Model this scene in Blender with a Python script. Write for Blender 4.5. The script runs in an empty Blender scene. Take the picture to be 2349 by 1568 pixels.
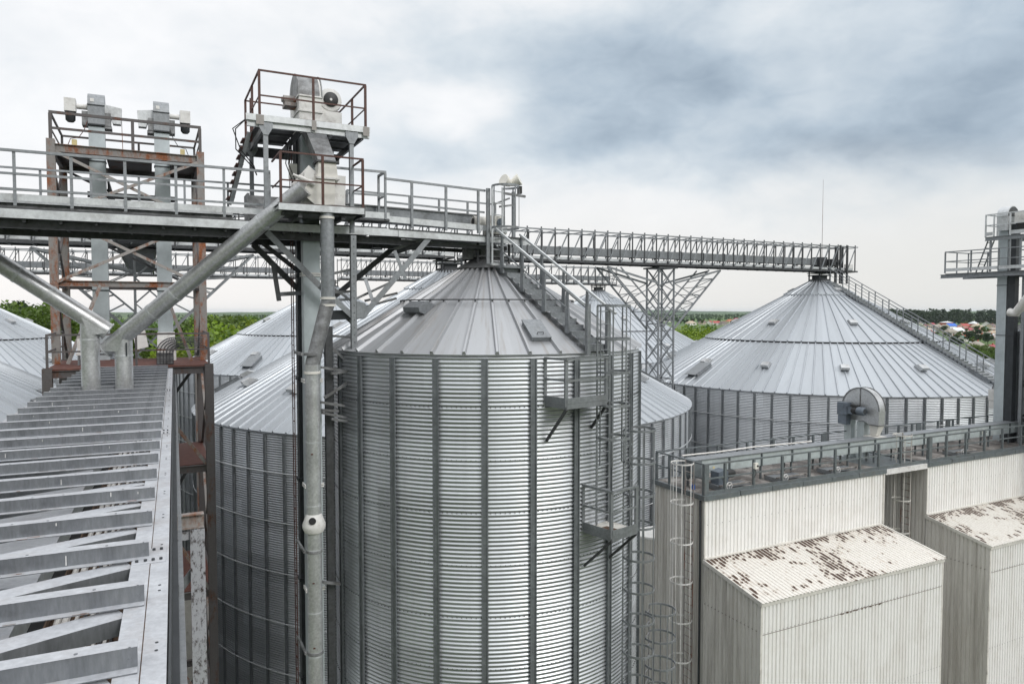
import bpy, math, random
import numpy as np
from mathutils import Vector, Matrix
random.seed(7)
rng = np.random.default_rng(7)
sc = bpy.context.scene
COL = sc.collection
R_ = math.radians
# ------------------------------------------------------------------ frame of the place
# camera at the origin of the place, ground 22 m below; the whole plant stands on one grid (E1, E2)
GROUND = -22.0
FPX, CXP, CYP = 1650.0, 1174.5, 784.0
PITCH = R_(2.44)
AL = R_(26.7)
E1 = Vector((math.cos(AL), math.sin(AL), 0)); E2 = Vector((-math.sin(AL), math.cos(AL), 0)); EZ = Vector((0, 0, 1))
def V(*a): return Vector(a)
def ray(x, y):
    a = (x-CXP)/FPX; b = (CYP-y)/FPX
    return V(a, math.cos(PITCH)+b*math.sin(PITCH), -math.sin(PITCH)+b*math.cos(PITCH))
def P(x, y, Y):
    d = ray(x, y); return d*(Y/d.y)
def PZ(x, y, z):
    d = ray(x, y); return d*(z/d.z)
def G(o, s, t, z=None):
    p = Vector(o)+E1*s+E2*t
    if z is not None: p.z = z
    return p

# ------------------------------------------------------------------ materials
MATS = {}
def nodes_of(name):
    m = bpy.data.materials.new(name); m.use_nodes = True
    nt = m.node_tree; b = nt.nodes['Principled BSDF']
    return m, nt, b
def N(nt, t, **kw):
    n = nt.nodes.new(t)
    for k, v in kw.items():
        if k.startswith('i_'):
            key = k[2:]; key = int(key) if key.isdigit() else key.replace('_', ' ')
            n.inputs[key].default_value = v
        else: setattr(n, k, v)
    return n
def c4(c): return (c[0], c[1], c[2], 1)
def noise(nt, scale, detail=4, rough=.6, stretch=None, seed=0):
    tc = N(nt, 'ShaderNodeTexCoord'); mp = N(nt, 'ShaderNodeMapping')
    nt.links.new(tc.outputs['Object'], mp.inputs['Vector'])
    if stretch: mp.inputs['Scale'].default_value = stretch
    mp.inputs['Location'].default_value = (seed*3.1, seed*1.7, seed*2.3)
    n = N(nt, 'ShaderNodeTexNoise'); n.inputs['Scale'].default_value = scale
    n.inputs['Detail'].default_value = detail; n.inputs['Roughness'].default_value = rough
    nt.links.new(mp.outputs[0], n.inputs['Vector']); return n.outputs['Fac']
def ramp(nt, fac, stops):
    r = N(nt, 'ShaderNodeValToRGB'); el = r.color_ramp.elements
    el[0].position, el[0].color = stops[0][0], c4(stops[0][1]); el[1].position, el[1].color = stops[-1][0], c4(stops[-1][1])
    for p, c in stops[1:-1]:
        e = el.new(p); e.color = c4(c)
    nt.links.new(fac, r.inputs[0]); return r.outputs[0]
def mixc(nt, fac, a, b, mode='MIX'):
    m = N(nt, 'ShaderNodeMix', data_type='RGBA', blend_type=mode)
    for sock, v in ((m.inputs['Factor'], fac), (m.inputs[6], a), (m.inputs[7], b)):
        if hasattr(v, 'links') or isinstance(v, bpy.types.NodeSocket): nt.links.new(v, sock)
        elif isinstance(v, tuple): sock.default_value = c4(v)
        else: sock.default_value = v
    return m.outputs[2]
def rng_(nt, fac, a, b, c=0., d=1.):
    m = N(nt, 'ShaderNodeMapRange'); m.inputs[1].default_value = a; m.inputs[2].default_value = b
    m.inputs[3].default_value = c; m.inputs[4].default_value = d
    nt.links.new(fac, m.inputs[0]); return m.outputs[0]
def bump(nt, b, h, strength=.3, dist=.01):
    n = N(nt, 'ShaderNodeBump'); n.inputs['Strength'].default_value = strength; n.inputs['Distance'].default_value = dist
    nt.links.new(h, n.inputs['Height']); nt.links.new(n.outputs[0], b.inputs['Normal'])
def metal(name, base, met=.7, rough=.4, var=.25, scale=9., dirt=.0, dirtc=(.12, .1, .08), dscale=1.3, stretch=None, spec=None, lo=.5):
    """weathered zinc or paint: two scales of mottling, optional grime"""
    m, nt, b = nodes_of(name)
    f1 = noise(nt, scale, 5, .65, stretch); f2 = noise(nt, scale*.16, 4, .6, stretch, 2)
    d = tuple(c*(1-var) for c in base); l = tuple(min(1, c*(1+var)) for c in base)
    col = ramp(nt, f1, [(.3, d), (.7, l)])
    g2 = ramp(nt, f2, [(.3, (.86, .86, .87)), (.62, (1, 1, 1))])
    col = mixc(nt, 1.0, col, g2, 'MULTIPLY')
    if dirt:
        f3 = noise(nt, dscale, 7, .72, stretch, 5)
        k = rng_(nt, f3, lo, lo+.2, 0, dirt)
        col = mixc(nt, k, col, dirtc)
        nt.links.new(rng_(nt, k, 0, 1, met, met*.2), b.inputs['Metallic'])
    else: b.inputs['Metallic'].default_value = met
    nt.links.new(col, b.inputs['Base Color'])
    nt.links.new(rng_(nt, f2, .3, .7, rough-.07, rough+.1), b.inputs['Roughness'])
    MATS[name] = m; return m
def plain(name, base, rough=.6, met=0., var=.12, scale=3.):
    m, nt, b = nodes_of(name)
    f = noise(nt, scale, 4)
    nt.links.new(ramp(nt, f, [(.3, tuple(c*(1-var) for c in base)), (.7, tuple(min(1, c*(1+var)) for c in base))]), b.inputs['Base Color'])
    b.inputs['Roughness'].default_value = rough; b.inputs['Metallic'].default_value = met
    MATS[name] = m; return m
metal('zinc', (.255, .27, .283), .5, .45, .2, 14, .35, (.10, .09, .08))
metal('zinc_bright', (.58, .60, .61), .4, .45, .12, 12, .45, (.14, .13, .12), 1.8)
def roof_mat(name, base, met, rough, n, stain, stainc, var=.10):
    """zinc roof sheets: every panel its own tone, faint run-off streaks down the slope"""
    m, nt, b = nodes_of(name); tc = N(nt, 'ShaderNodeTexCoord'); sp = N(nt, 'ShaderNodeSeparateXYZ'); nt.links.new(tc.outputs['Object'], sp.inputs[0])
    def mt(op, x, y=None):
        q = N(nt, 'ShaderNodeMath', operation=op)
        for k, v in enumerate((x, y)):
            if v is None: continue
            if isinstance(v, (int, float)): q.inputs[k].default_value = v
            else: nt.links.new(v, q.inputs[k])
        return q.outputs[0]
    ang = mt('MULTIPLY', mt('ARCTAN2', sp.outputs[1], sp.outputs[0]), n/(2*math.pi)); rad = mt('SQRT', mt('ADD', mt('MULTIPLY', sp.outputs[0], sp.outputs[0]), mt('MULTIPLY', sp.outputs[1], sp.outputs[1])))
    tier = mt('FLOOR', mt('MULTIPLY', rad, .114)); wn = N(nt, 'ShaderNodeTexWhiteNoise', noise_dimensions='2D'); cb = N(nt, 'ShaderNodeCombineXYZ')
    nt.links.new(mt('FLOOR', ang), cb.inputs[0]); nt.links.new(tier, cb.inputs[1]); nt.links.new(cb.outputs[0], wn.inputs['Vector'])
    c2 = N(nt, 'ShaderNodeCombineXYZ'); nt.links.new(mt('MULTIPLY', ang, 2.3), c2.inputs[0]); nt.links.new(mt('MULTIPLY', rad, .35), c2.inputs[1])
    ns = N(nt, 'ShaderNodeTexNoise'); ns.inputs['Scale'].default_value = 1.6; ns.inputs['Detail'].default_value = 6; ns.inputs['Roughness'].default_value = .65; nt.links.new(c2.outputs[0], ns.inputs['Vector'])
    col = ramp(nt, rng_(nt, wn.outputs['Value'], 0, 1), [(0., tuple(c*(1-var) for c in base)), (.8, base), (1., tuple(c*(1+var*.5) for c in base))])
    col = mixc(nt, rng_(nt, ns.outputs['Fac'], .52, .78, 0, stain), col, stainc)
    nt.links.new(col, b.inputs['Base Color']); b.inputs['Metallic'].default_value = met
    nt.links.new(rng_(nt, ns.outputs['Fac'], .3, .7, rough-.04, rough+.08), b.inputs['Roughness']); MATS[name] = m
roof_mat('zinc_roof', (.425, .452, .48), .45, .42, 120, .35, (.30, .31, .32))
roof_mat('zinc_roof_stained', (.40, .41, .425), .45, .45, 36, .85, (.25, .22, .19))
metal('zinc_dark', (.075, .078, .082), .4, .5, .3, 10, .4, (.03, .026, .022))
metal('zinc_grimy', (.24, .245, .25), .35, .55, .35, 6, .75, (.04, .036, .032), 2.2, lo=.45)
metal('stiffener_zinc', (.185, .20, .21), .45, .45, .2, 5)
metal('spout_zinc', (.55, .56, .565), .65, .36, .2, 20, .4, (.2, .185, .17), 2)
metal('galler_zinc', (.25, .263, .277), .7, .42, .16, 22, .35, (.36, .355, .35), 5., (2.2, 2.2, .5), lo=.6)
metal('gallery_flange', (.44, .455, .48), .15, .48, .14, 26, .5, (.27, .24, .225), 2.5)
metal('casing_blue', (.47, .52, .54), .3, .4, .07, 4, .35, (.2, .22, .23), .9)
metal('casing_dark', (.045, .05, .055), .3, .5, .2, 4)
metal('paint_white', (.70, .69, .67), .0, .5, .08, 6, .6, (.20, .165, .14), 2.6, lo=.52)
metal('paint_cream', (.66, .64, .59), .0, .5, .08, 6, .55, (.15, .12, .1), 2.6, lo=.54)
metal('rail_brown', (.070, .024, .016), .0, .55, .4, 9, .3, (.16, .06, .03), 3)
metal('roof_steel', (.145, .165, .172), .25, .5, .2, 7, .35, (.12, .09, .07), 2)
metal('motor_blue', (.13, .155, .185), .1, .4, .15, 6, .3, (.05, .05, .05), 3)
metal('box_bluegrey', (.47, .52, .52), .15, .42, .12, 5, .3, (.13, .11, .1), 1.2)
metal('motor_dark', (.03, .03, .03), .2, .5, .3, 8)
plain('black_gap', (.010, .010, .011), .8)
plain('cable_black', (.018, .018, .02), .5)
plain('conduit_white', (.62, .60, .57), .45, 0, .2, 8)
plain('grain_debris', (.085, .05, .03), .9, 0, .5, 20)
plain('yellow_label', (.6, .5, .25), .5)
plain('lamp_cream', (.70, .68, .62), .35)
plain('concrete', (.36, .35, .33), .85, 0, .2, 2)
plain('bark', (.06, .05, .04), .9, 0, .3, 8)
def rust_mat(name, grey, rust, thr, scale, met=.15):
    m, nt, b = nodes_of(name)
    f = noise(nt, scale, 9, .72, (1, 1, .45)); f2 = noise(nt, scale*7, 5, .7, None, 3)
    k = rng_(nt, f, thr, thr+.13)
    rc = ramp(nt, f2, [(.3, tuple(c*.45 for c in rust)), (.55, rust), (.75, (rust[0]*1.5, rust[1]*1.5, rust[2]*1.4))])
    gc = ramp(nt, f2, [(.3, tuple(c*.8 for c in grey)), (.7, grey)])
    nt.links.new(mixc(nt, k, gc, rc), b.inputs['Base Color'])
    b.inputs['Roughness'].default_value = .65; b.inputs['Metallic'].default_value = met
    bump(nt, b, f2, .25, .004); MATS[name] = m
rust_mat('rusty_steel', (.25, .235, .225), (.235, .078, .026), .475, 2.4)
rust_mat('rusty_pale', (.32, .30, .285), (.21, .075, .03), .50, 3.)
rust_mat('rusty_dark', (.115, .105, .105), (.11, .045, .025), .52, 2.2)
rust_mat('rust_deck', (.10, .032, .022), (.15, .05, .03), .5, 5.)
rust_mat('chipped_paint', (.42, .43, .46), (.035, .02, .016), .495, 24.)
# cladding: dirty cream sheet, grime runs down it
def cladding(name, base, streak, dark):
    m, nt, b = nodes_of(name)
    f = noise(nt, 2.2, 8, .7, (1.6, 1.6, .07)); f2 = noise(nt, 1.1, 6, .65, None, 4); f3 = noise(nt, 20, 4, .6, (1, 1, .3), 6)
    col = ramp(nt, f3, [(.3, tuple(c*.93 for c in base)), (.7, base)])
    k = rng_(nt, f, .48, .74, 0, streak); col = mixc(nt, k, col, dark)
    k2 = rng_(nt, f2, .5, .75, 0, .3); col = mixc(nt, k2, col, (.50, .46, .40))
    nt.links.new(col, b.inputs['Base Color']); b.inputs['Roughness'].default_value = .5
    MATS[name] = m
cladding('cladding_cream', (.83, .82, .795), .38, (.46, .41, .35))
cladding('cladding_shaded_soiled', (.67, .65, .61), .75, (.17, .145, .12))  # end walls: shaded side put into a darker base, plus heavier dirt streaks
def wall_mat(name, base, met, rough, n, hrow):
    """corrugated sheets: every sheet its own tone, dull run-off streaks, a few scuffs"""
    m, nt, b = nodes_of(name); tc = N(nt, 'ShaderNodeTexCoord'); sp = N(nt, 'ShaderNodeSeparateXYZ'); nt.links.new(tc.outputs['Object'], sp.inputs[0])
    def mt(op, x, y=None):
        q = N(nt, 'ShaderNodeMath', operation=op)
        for k, v in enumerate((x, y)):
            if v is None: continue
            if isinstance(v, (int, float)): q.inputs[k].default_value = v
            else: nt.links.new(v, q.inputs[k])
        return q.outputs[0]
    ang = mt('MULTIPLY', mt('ARCTAN2', sp.outputs[1], sp.outputs[0]), 1/(2*math.pi)); row = mt('FLOOR', mt('MULTIPLY', sp.outputs[2], 1/hrow))
    cb = N(nt, 'ShaderNodeCombineXYZ'); nt.links.new(mt('FLOOR', mt('ADD', mt('MULTIPLY', ang, n), mt('MULTIPLY', row, .5))), cb.inputs[0]); nt.links.new(row, cb.inputs[1])
    wn = N(nt, 'ShaderNodeTexWhiteNoise', noise_dimensions='2D'); nt.links.new(cb.outputs[0], wn.inputs['Vector'])
    st = noise(nt, 2.4, 6, .7, (1, 1, .06), 1); sc_ = noise(nt, 1.1, 7, .75, (1, 1, 1.6), 7)
    col = ramp(nt, wn.outputs['Value'], [(0., tuple(c*.84 for c in base)), (1., tuple(c*1.1 for c in base))])
    col = mixc(nt, rng_(nt, st, .5, .75, 0, .35), col, tuple(c*.62 for c in base)); col = mixc(nt, rng_(nt, sc_, .66, .74, 0, .5), col, (.34, .29, .24))
    nt.links.new(col, b.inputs['Base Color']); b.inputs['Metallic'].default_value = met
    rr_ = N(nt, 'ShaderNodeMath', operation='ADD'); nt.links.new(rng_(nt, st, .3, .7, rough-.04, rough+.08), rr_.inputs[0]); nt.links.new(rng_(nt, wn.outputs['Value'], 0, 1, -.04, .04), rr_.inputs[1])
    nt.links.new(rr_.outputs[0], b.inputs['Roughness']); MATS[name] = m
wall_mat('zinc_wall', (.55, .57, .59), .9, .42, 10, 1.13)
def peel(name):
    m, nt, b = nodes_of(name)
    # paint flaked off along the flutes: short dashes down the slope (Object X along the eaves, Y down the slope)
    tc = N(nt, 'ShaderNodeTexCoord'); sp = N(nt, 'ShaderNodeSeparateXYZ'); nt.links.new(tc.outputs['Object'], sp.inputs[0])
    def mt(op, x, y=None, z=None):
        q = N(nt, 'ShaderNodeMath', operation=op)
        for k, v in enumerate((x, y, z)):
            if v is None: continue
            if isinstance(v, (int, float)): q.inputs[k].default_value = v
            else: nt.links.new(v, q.inputs[k])
        return q.outputs[0]
    fl = mt('DIVIDE', sp.outputs[0], .174); row = mt('FLOOR', fl); wn = N(nt, 'ShaderNodeTexWhiteNoise', noise_dimensions='1D'); nt.links.new(row, wn.inputs['W'])
    cb = N(nt, 'ShaderNodeCombineXYZ'); nt.links.new(mt('MULTIPLY', row, 3.7), cb.inputs[0]); nt.links.new(mt('ADD', mt('MULTIPLY', sp.outputs[1], 2.3), mt('MULTIPLY', wn.outputs['Value'], 9)), cb.inputs[1])
    dash = N(nt, 'ShaderNodeTexNoise'); dash.inputs['Scale'].default_value = 1.; dash.inputs['Detail'].default_value = 3; dash.inputs['Roughness'].default_value = .6; nt.links.new(cb.outputs[0], dash.inputs['Vector'])
    reg = noise(nt, .55, 3, .6, None, 3.4); edge = noise(nt, 16., 4, .7); fc = mt('SUBTRACT', mt('FRACT', fl), .38); rnd = mt('MULTIPLY', mt('MULTIPLY', fc, fc), -.9)
    top = rng_(nt, sp.outputs[1], -.75, -.1, 0, .20)
    tot = mt('ADD', mt('ADD', dash.outputs['Fac'], rng_(nt, reg, .38, .62, -.14, .11)), mt('ADD', top, mt('ADD', rnd, mt('MULTIPLY', mt('SUBTRACT', edge, .5), .13))))
    frac = mt('FRACT', fl); inside = mt('MULTIPLY', mt('GREATER_THAN', frac, .04), mt('LESS_THAN', frac, .72))
    k = mt('MULTIPLY', rng_(nt, tot, .575, .60), mt('MAXIMUM', inside, rng_(nt, tot, .8, .84)))
    f3 = noise(nt, 14, 5)
    halo = mt('MULTIPLY', rng_(nt, tot, .47, .60, 0, .55), inside)
    basec = mixc(nt, halo, ramp(nt, f3, [(.3, (.60, .57, .52)), (.7, (.73, .705, .66))]), (.42, .33, .25))
    col = mixc(nt, k, basec, ramp(nt, f3, [(.3, (.055, .034, .024)), (.7, (.14, .092, .066))]))
    nt.links.new(col, b.inputs['Base Color']); b.inputs['Roughness'].default_value = .6; MATS[name] = m
peel('peeling_roof')
def roofdirt(name):
    m, nt, b = nodes_of(name)
    f = noise(nt, 1.6, 8, .7)
    nt.links.new(ramp(nt, f, [(.32, (.05, .045, .04)), (.5, (.14, .125, .115)), (.62, (.30, .28, .26)), (.75, (.46, .44, .42))]), b.inputs['Base Color'])
    b.inputs['Roughness'].default_value = .75; MATS[name] = m
roofdirt('dirty_roof_deck')
def foliage(name, a, b_, c):
    m, nt, b = nodes_of(name)
    oi = N(nt, 'ShaderNodeObjectInfo')
    f = noise(nt, .55, 3, .6); f2 = noise(nt, 3.5, 2, .6, None, 2)
    col = ramp(nt, f, [(.3, a), (.52, b_), (.72, c)])
    col = mixc(nt, .5, col, ramp(nt, f2, [(.3, a), (.7, c)]))
    hs = N(nt, 'ShaderNodeHueSaturation'); nt.links.new(col, hs.inputs['Color'])
    nt.links.new(rng_(nt, oi.outputs['Random'], 0, 1, .75, 1.25), hs.inputs['Value'])
    nt.links.new(rng_(nt, oi.outputs['Random'], 0, 1, .485, .512), hs.inputs['Hue'])
    nt.links.new(hs.outputs[0], b.inputs['Base Color']); b.inputs['Roughness'].default_value = .55
    tr = N(nt, 'ShaderNodeBsdfTranslucent'); nt.links.new(hs.outputs[0], tr.inputs[0])
    mx = N(nt, 'ShaderNodeMixShader'); mx.inputs[0].default_value = .35
    nt.links.new(b.outputs[0], mx.inputs[1]); nt.links.new(tr.outputs[0], mx.inputs[2])
    nt.links.new(mx.outputs[0], nt.nodes['Material Output'].inputs['Surface']); MATS[name] = m
foliage('leaf_bright', (.07, .13, .012), (.17, .27, .018), (.32, .42, .035))
foliage('leaf_green', (.03, .065, .012), (.075, .14, .016), (.15, .23, .024))
foliage('leaf_dark', (.018, .04, .014), (.03, .065, .02), (.05, .09, .025))

# ------------------------------------------------------------------ mesh helper
ORG = {}
def org(o):
    while o is not None:
        if o.name in ORG: return ORG[o.name]
        o = o.parent
    return V(0, 0, 0)
class MB:
    def __init__(s): s.v = []; s.f = []
    def hexa(s, p):          # eight corners: bottom ring 0-3, top ring 4-7
        n = len(s.v); s.v += [tuple(q) for q in p]
        s.f += [(n+3, n+2, n+1, n), (n+4, n+5, n+6, n+7), (n, n+1, n+5, n+4), (n+1, n+2, n+6, n+5), (n+2, n+3, n+7, n+6), (n+3, n, n+4, n+7)]
        return s
    def box(s, c, sx, sy, sz, ax=E1, ay=E2, az=EZ):
        c = Vector(c); x = Vector(ax)*(sx/2); y = Vector(ay)*(sy/2); z = Vector(az)*(sz/2)
        return s.hexa([c-x-y-z, c+x-y-z, c+x+y-z, c-x+y-z, c-x-y+z, c+x-y+z, c+x+y+z, c-x+y+z])
    def frame(s, p, q, up):
        d = (Vector(q)-Vector(p)).normalized(); up = Vector(up)
        if abs(d.dot(up)) > .99: up = E2 if abs(d.dot(E2)) < .9 else E1
        w = d.cross(up).normalized(); return d, w, w.cross(d).normalized()
    def beam(s, p, q, w, h, up=EZ, off=(0, 0)):
        p = Vector(p); q = Vector(q); d, a, b = s.frame(p, q, up)
        o = a*off[0]+b*off[1]; a = a*(w/2); b = b*(h/2); p = p+o; q = q+o
        return s.hexa([p-a-b, p+a-b, q+a-b, q-a-b, p-a+b, p+a+b, q+a+b, q-a+b])
    def angle(s, p, q, w, t=.008, up=EZ, fx=1, fy=1):   # L section
        s.beam(p, q, w, t, up, (0, fy*w/2)); return s.beam(p, q, t, w-t, up, (fx*(w/2-t/2), 0 if False else -fy*t/2*0))
    def ibeam(s, p, q, w, h, t=.014, up=EZ):
        s.beam(p, q, w, t, up, (0, h/2-t/2)); s.beam(p, q, w, t, up, (0, -h/2+t/2)); return s.beam(p, q, t, h-2*t, up)
    def chan(s, p, q, w, h, t=.01, up=EZ, side=1):      # C section, web on one side
        s.beam(p, q, w, t, up, (0, h/2-t/2)); s.beam(p, q, w, t, up, (0, -h/2+t/2)); return s.beam(p, q, t, h-2*t, up, (side*(w/2-t/2), 0))
    def tube(s, p, q, r, n=10, r2=None, caps=True):
        p = Vector(p); q = Vector(q); d, a, b = s.frame(p, q, EZ); r2 = r if r2 is None else r2
        k = len(s.v)
        for c, rr in ((p, r), (q, r2)):
            for i in range(n):
                t = 2*math.pi*i/n; s.v.append(tuple(c+a*(rr*math.cos(t))+b*(rr*math.sin(t))))
        for i in range(n):
            j = (i+1) % n; s.f.append((k+i, k+j, k+n+j, k+n+i))
        if caps: s.f += [tuple(k+n-1-i for i in range(n)), tuple(k+n+i for i in range(n))]
        return s
    def path(s, pts, r, n=8, closed=False):
        pts = [Vector(p) for p in pts]; m = len(pts); k = len(s.v); rs = r if isinstance(r, (list, tuple)) else [r]*m
        w = None
        for i, p in enumerate(pts):
            a = pts[(i-1) % m] if (i or closed) else pts[0]; b = pts[(i+1) % m] if (i < m-1 or closed) else pts[-1]
            d = (b-a).normalized()
            if w is None:
                up = EZ if abs(d.z) < .9 else E1
                w = d.cross(up).normalized()
            w = (w-d*w.dot(d)).normalized(); b2 = d.cross(w)
            for j in range(n):
                t = 2*math.pi*j/n; s.v.append(tuple(p+w*(rs[i]*math.cos(t))+b2*(rs[i]*math.sin(t))))
        for i in range(m if closed else m-1):
            i2 = (i+1) % m
            for j in range(n):
                j2 = (j+1) % n; s.f.append((k+i*n+j, k+i*n+j2, k+i2*n+j2, k+i2*n+j))
        if not closed: s.f += [tuple(k+n-1-j for j in range(n)), tuple(k+(m-1)*n+j for j in range(n))]
        return s
    def lathe(s, c, prof, n=24, ax=EZ, a0=0., a1=2*math.pi):
        c = Vector(c); ax = Vector(ax).normalized(); u = ax.orthogonal().normalized() if abs(ax.z) < .99 else V(1, 0, 0); w = ax.cross(u)
        full = abs(a1-a0-2*math.pi) < 1e-6; m = n if full else n+1; k = len(s.v)
        for r, z in prof:
            for i in range(m):
                t = a0+(a1-a0)*i/n; s.v.append(tuple(c+ax*z+u*(r*math.cos(t))+w*(r*math.sin(t))))
        for a in range(len(prof)-1):
            for i in range(n):
                j = (i+1) % m; s.f.append((k+a*m+i, k+a*m+j, k+(a+1)*m+j, k+(a+1)*m+i))
        return s
    def prism(s, poly, ext):
        n = len(poly); k = len(s.v); ext = Vector(ext)
        s.v += [tuple(p) for p in poly]+[tuple(Vector(p)+ext) for p in poly]
        s.f += [tuple(k+n-1-i for i in range(n)), tuple(k+n+i for i in range(n))]
        s.f += [(k+i, k+(i+1) % n, k+n+(i+1) % n, k+n+i) for i in range(n)]
        return s
    def build(s, name, mat, parent=None, smooth=False, ang=.7):
        o0 = org(parent); me = bpy.data.meshes.new(name)
        v = np.array(s.v, dtype=np.float64)-np.array(o0)
        me.from_pydata(v.tolist(), [], s.f); me.update()
        import bmesh
        bm = bmesh.new(); bm.from_mesh(me); bmesh.ops.recalc_face_normals(bm, faces=bm.faces); bm.to_mesh(me); bm.free()
        return link(name, me, mat, parent, smooth, ang)
def link(name, me, mat, parent=None, smooth=False, ang=.7):
    me.materials.append(MATS[mat] if isinstance(mat, str) else mat)
    if smooth:
        me.shade_smooth(); me.set_sharp_from_angle(angle=ang)
    o = bpy.data.objects.new(name, me); COL.objects.link(o); o.parent = parent; return o
def grid_mesh(name, co, ny, nx, wrap, mat, parent, smooth=True):
    """co: (ny*nx,3) array, quads between rows; wrap joins last column to first"""
    co = np.asarray(co, dtype=np.float32).reshape(-1, 3)-np.array(org(parent), dtype=np.float32)
    cx = nx if wrap else nx-1
    i, j = np.meshgrid(np.arange(ny-1), np.arange(cx), indexing='ij'); j2 = (j+1) % nx
    q = np.stack([i*nx+j, i*nx+j2, (i+1)*nx+j2, (i+1)*nx+j], -1).reshape(-1, 4).astype(np.int32)
    me = bpy.data.meshes.new(name); me.vertices.add(len(co)); me.vertices.foreach_set('co', co.ravel())
    me.loops.add(q.size); me.loops.foreach_set('vertex_index', q.ravel())
    me.polygons.add(len(q)); me.polygons.foreach_set('loop_start', np.arange(0, q.size, 4, dtype=np.int32))
    me.update(calc_edges=True); me.validate()
    o = link(name, me, mat, parent)
    if smooth: me.shade_smooth()
    return o
def tri_mesh(name, co, faces, mat, parent):
    co = np.asarray(co, dtype=np.float32); q = np.asarray(faces, dtype=np.int32); k = q.shape[1]
    me = bpy.data.meshes.new(name); me.vertices.add(len(co)); me.vertices.foreach_set('co', co.ravel())
    me.loops.add(q.size); me.loops.foreach_set('vertex_index', q.ravel())
    me.polygons.add(len(q)); me.polygons.foreach_set('loop_start', np.arange(0, q.size, k, dtype=np.int32))
    me.update(calc_edges=True)
    return link(name, me, mat, parent)
def T(name, label, cat, loc, group=None):
    o = bpy.data.objects.new(name, None); COL.objects.link(o); o.empty_display_size = .3
    o.location = loc; ORG[o.name] = Vector(loc); tag(o, label, cat, group); return o
def tag(o, label=None, cat=None, group=None, kind=None):
    if label: o['label'] = label
    if cat: o['category'] = cat
    if group: o['group'] = group
    if kind: o['kind'] = kind
    return o
def put(name, me, parent, loc, rotz=0., rot=None, scale=None):
    """one more instance of a mesh as a part of its thing, world position loc"""
    o = bpy.data.objects.new(name, me); COL.objects.link(o); o.parent = parent
    o.location = Vector(loc)-org(parent); o.rotation_euler = rot if rot is not None else (0, 0, rotz)
    if scale: o.scale = scale
    return o
def copy_tree(o, loc=None, rotz=None, parent=None, label=None):
    c = o.copy(); COL.objects.link(c); c.parent = parent
    if loc is not None: c.location = loc
    if rotz is not None: c.rotation_euler.z = rotz
    if label: c['label'] = label
    for ch in list(o.children): copy_tree(ch, None, None, c)
    return c
_post_cache = {}
def post_mesh(h, w, mat, kind='sq'):
    key = (round(h, 3), round(w, 3), mat, kind)
    if key not in _post_cache:
        b = MB()
        if kind == 'L':
            b.box((0, 0, h/2), w, .007, h); b.box((-w/2+.0035, w/2+.0035, h/2), .007, w, h)
        elif kind == 'round': b.tube((0, 0, 0), (0, 0, h), w/2, 8)
        else: b.box((0, 0, h/2), w, w, h)
        o = b.build('post', mat); me = o.data; bpy.data.objects.remove(o); _post_cache[key] = me
    return _post_cache[key]
def railing(parent, pts, h=1.05, mat='zinc', w=.045, posts=None, heights=(1., .52), kind='sq', rail=(.05, .03), foot=0.):
    """rails as one part, every post a sub-part of it; pts are base points; posts: list of base points, or spacing"""
    pts = [Vector(p) for p in pts]; b = MB()
    for k, hh in enumerate(heights):
        for p, q in zip(pts[:-1], pts[1:]):
            z = V(0, 0, h*hh); d = (q-p).normalized()*(w*.4)
            rw, rh = (rail if k == 0 else (rail[0]*.5, rail[1]*.9))
            b.beam(p+z-d*(k == 0), q+z+d*(k == 0), rw, rh)
    r = b.build('railing', mat, parent)
    if posts is None or isinstance(posts, (int, float)):
        sp = posts or 1.0; pl = [pts[0]]
        for p, q in zip(pts[:-1], pts[1:]):
            n = max(1, round((q-p).length/sp)); pl += [p.lerp(q, (i+1)/n) for i in range(n)]
    else: pl = [Vector(p) for p in posts]
    me = post_mesh(h-(rail[1]/2)+foot, w, mat, kind)
    for p in pl: put('post', me, r, p-V(0, 0, foot))
    return r
def hoop(c, n_out, r, a=130, n=14):
    """points of a ladder-cage hoop: arc round centre c opening toward the ladder (n_out points away from it)"""
    n_out = Vector(n_out).normalized(); t = V(-n_out.y, n_out.x, 0)
    return [Vector(c)+n_out*(r*math.cos(R_(-a+2*a*i/n)))+t*(r*math.sin(R_(-a+2*a*i/n))) for i in range(n+1)]
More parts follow.
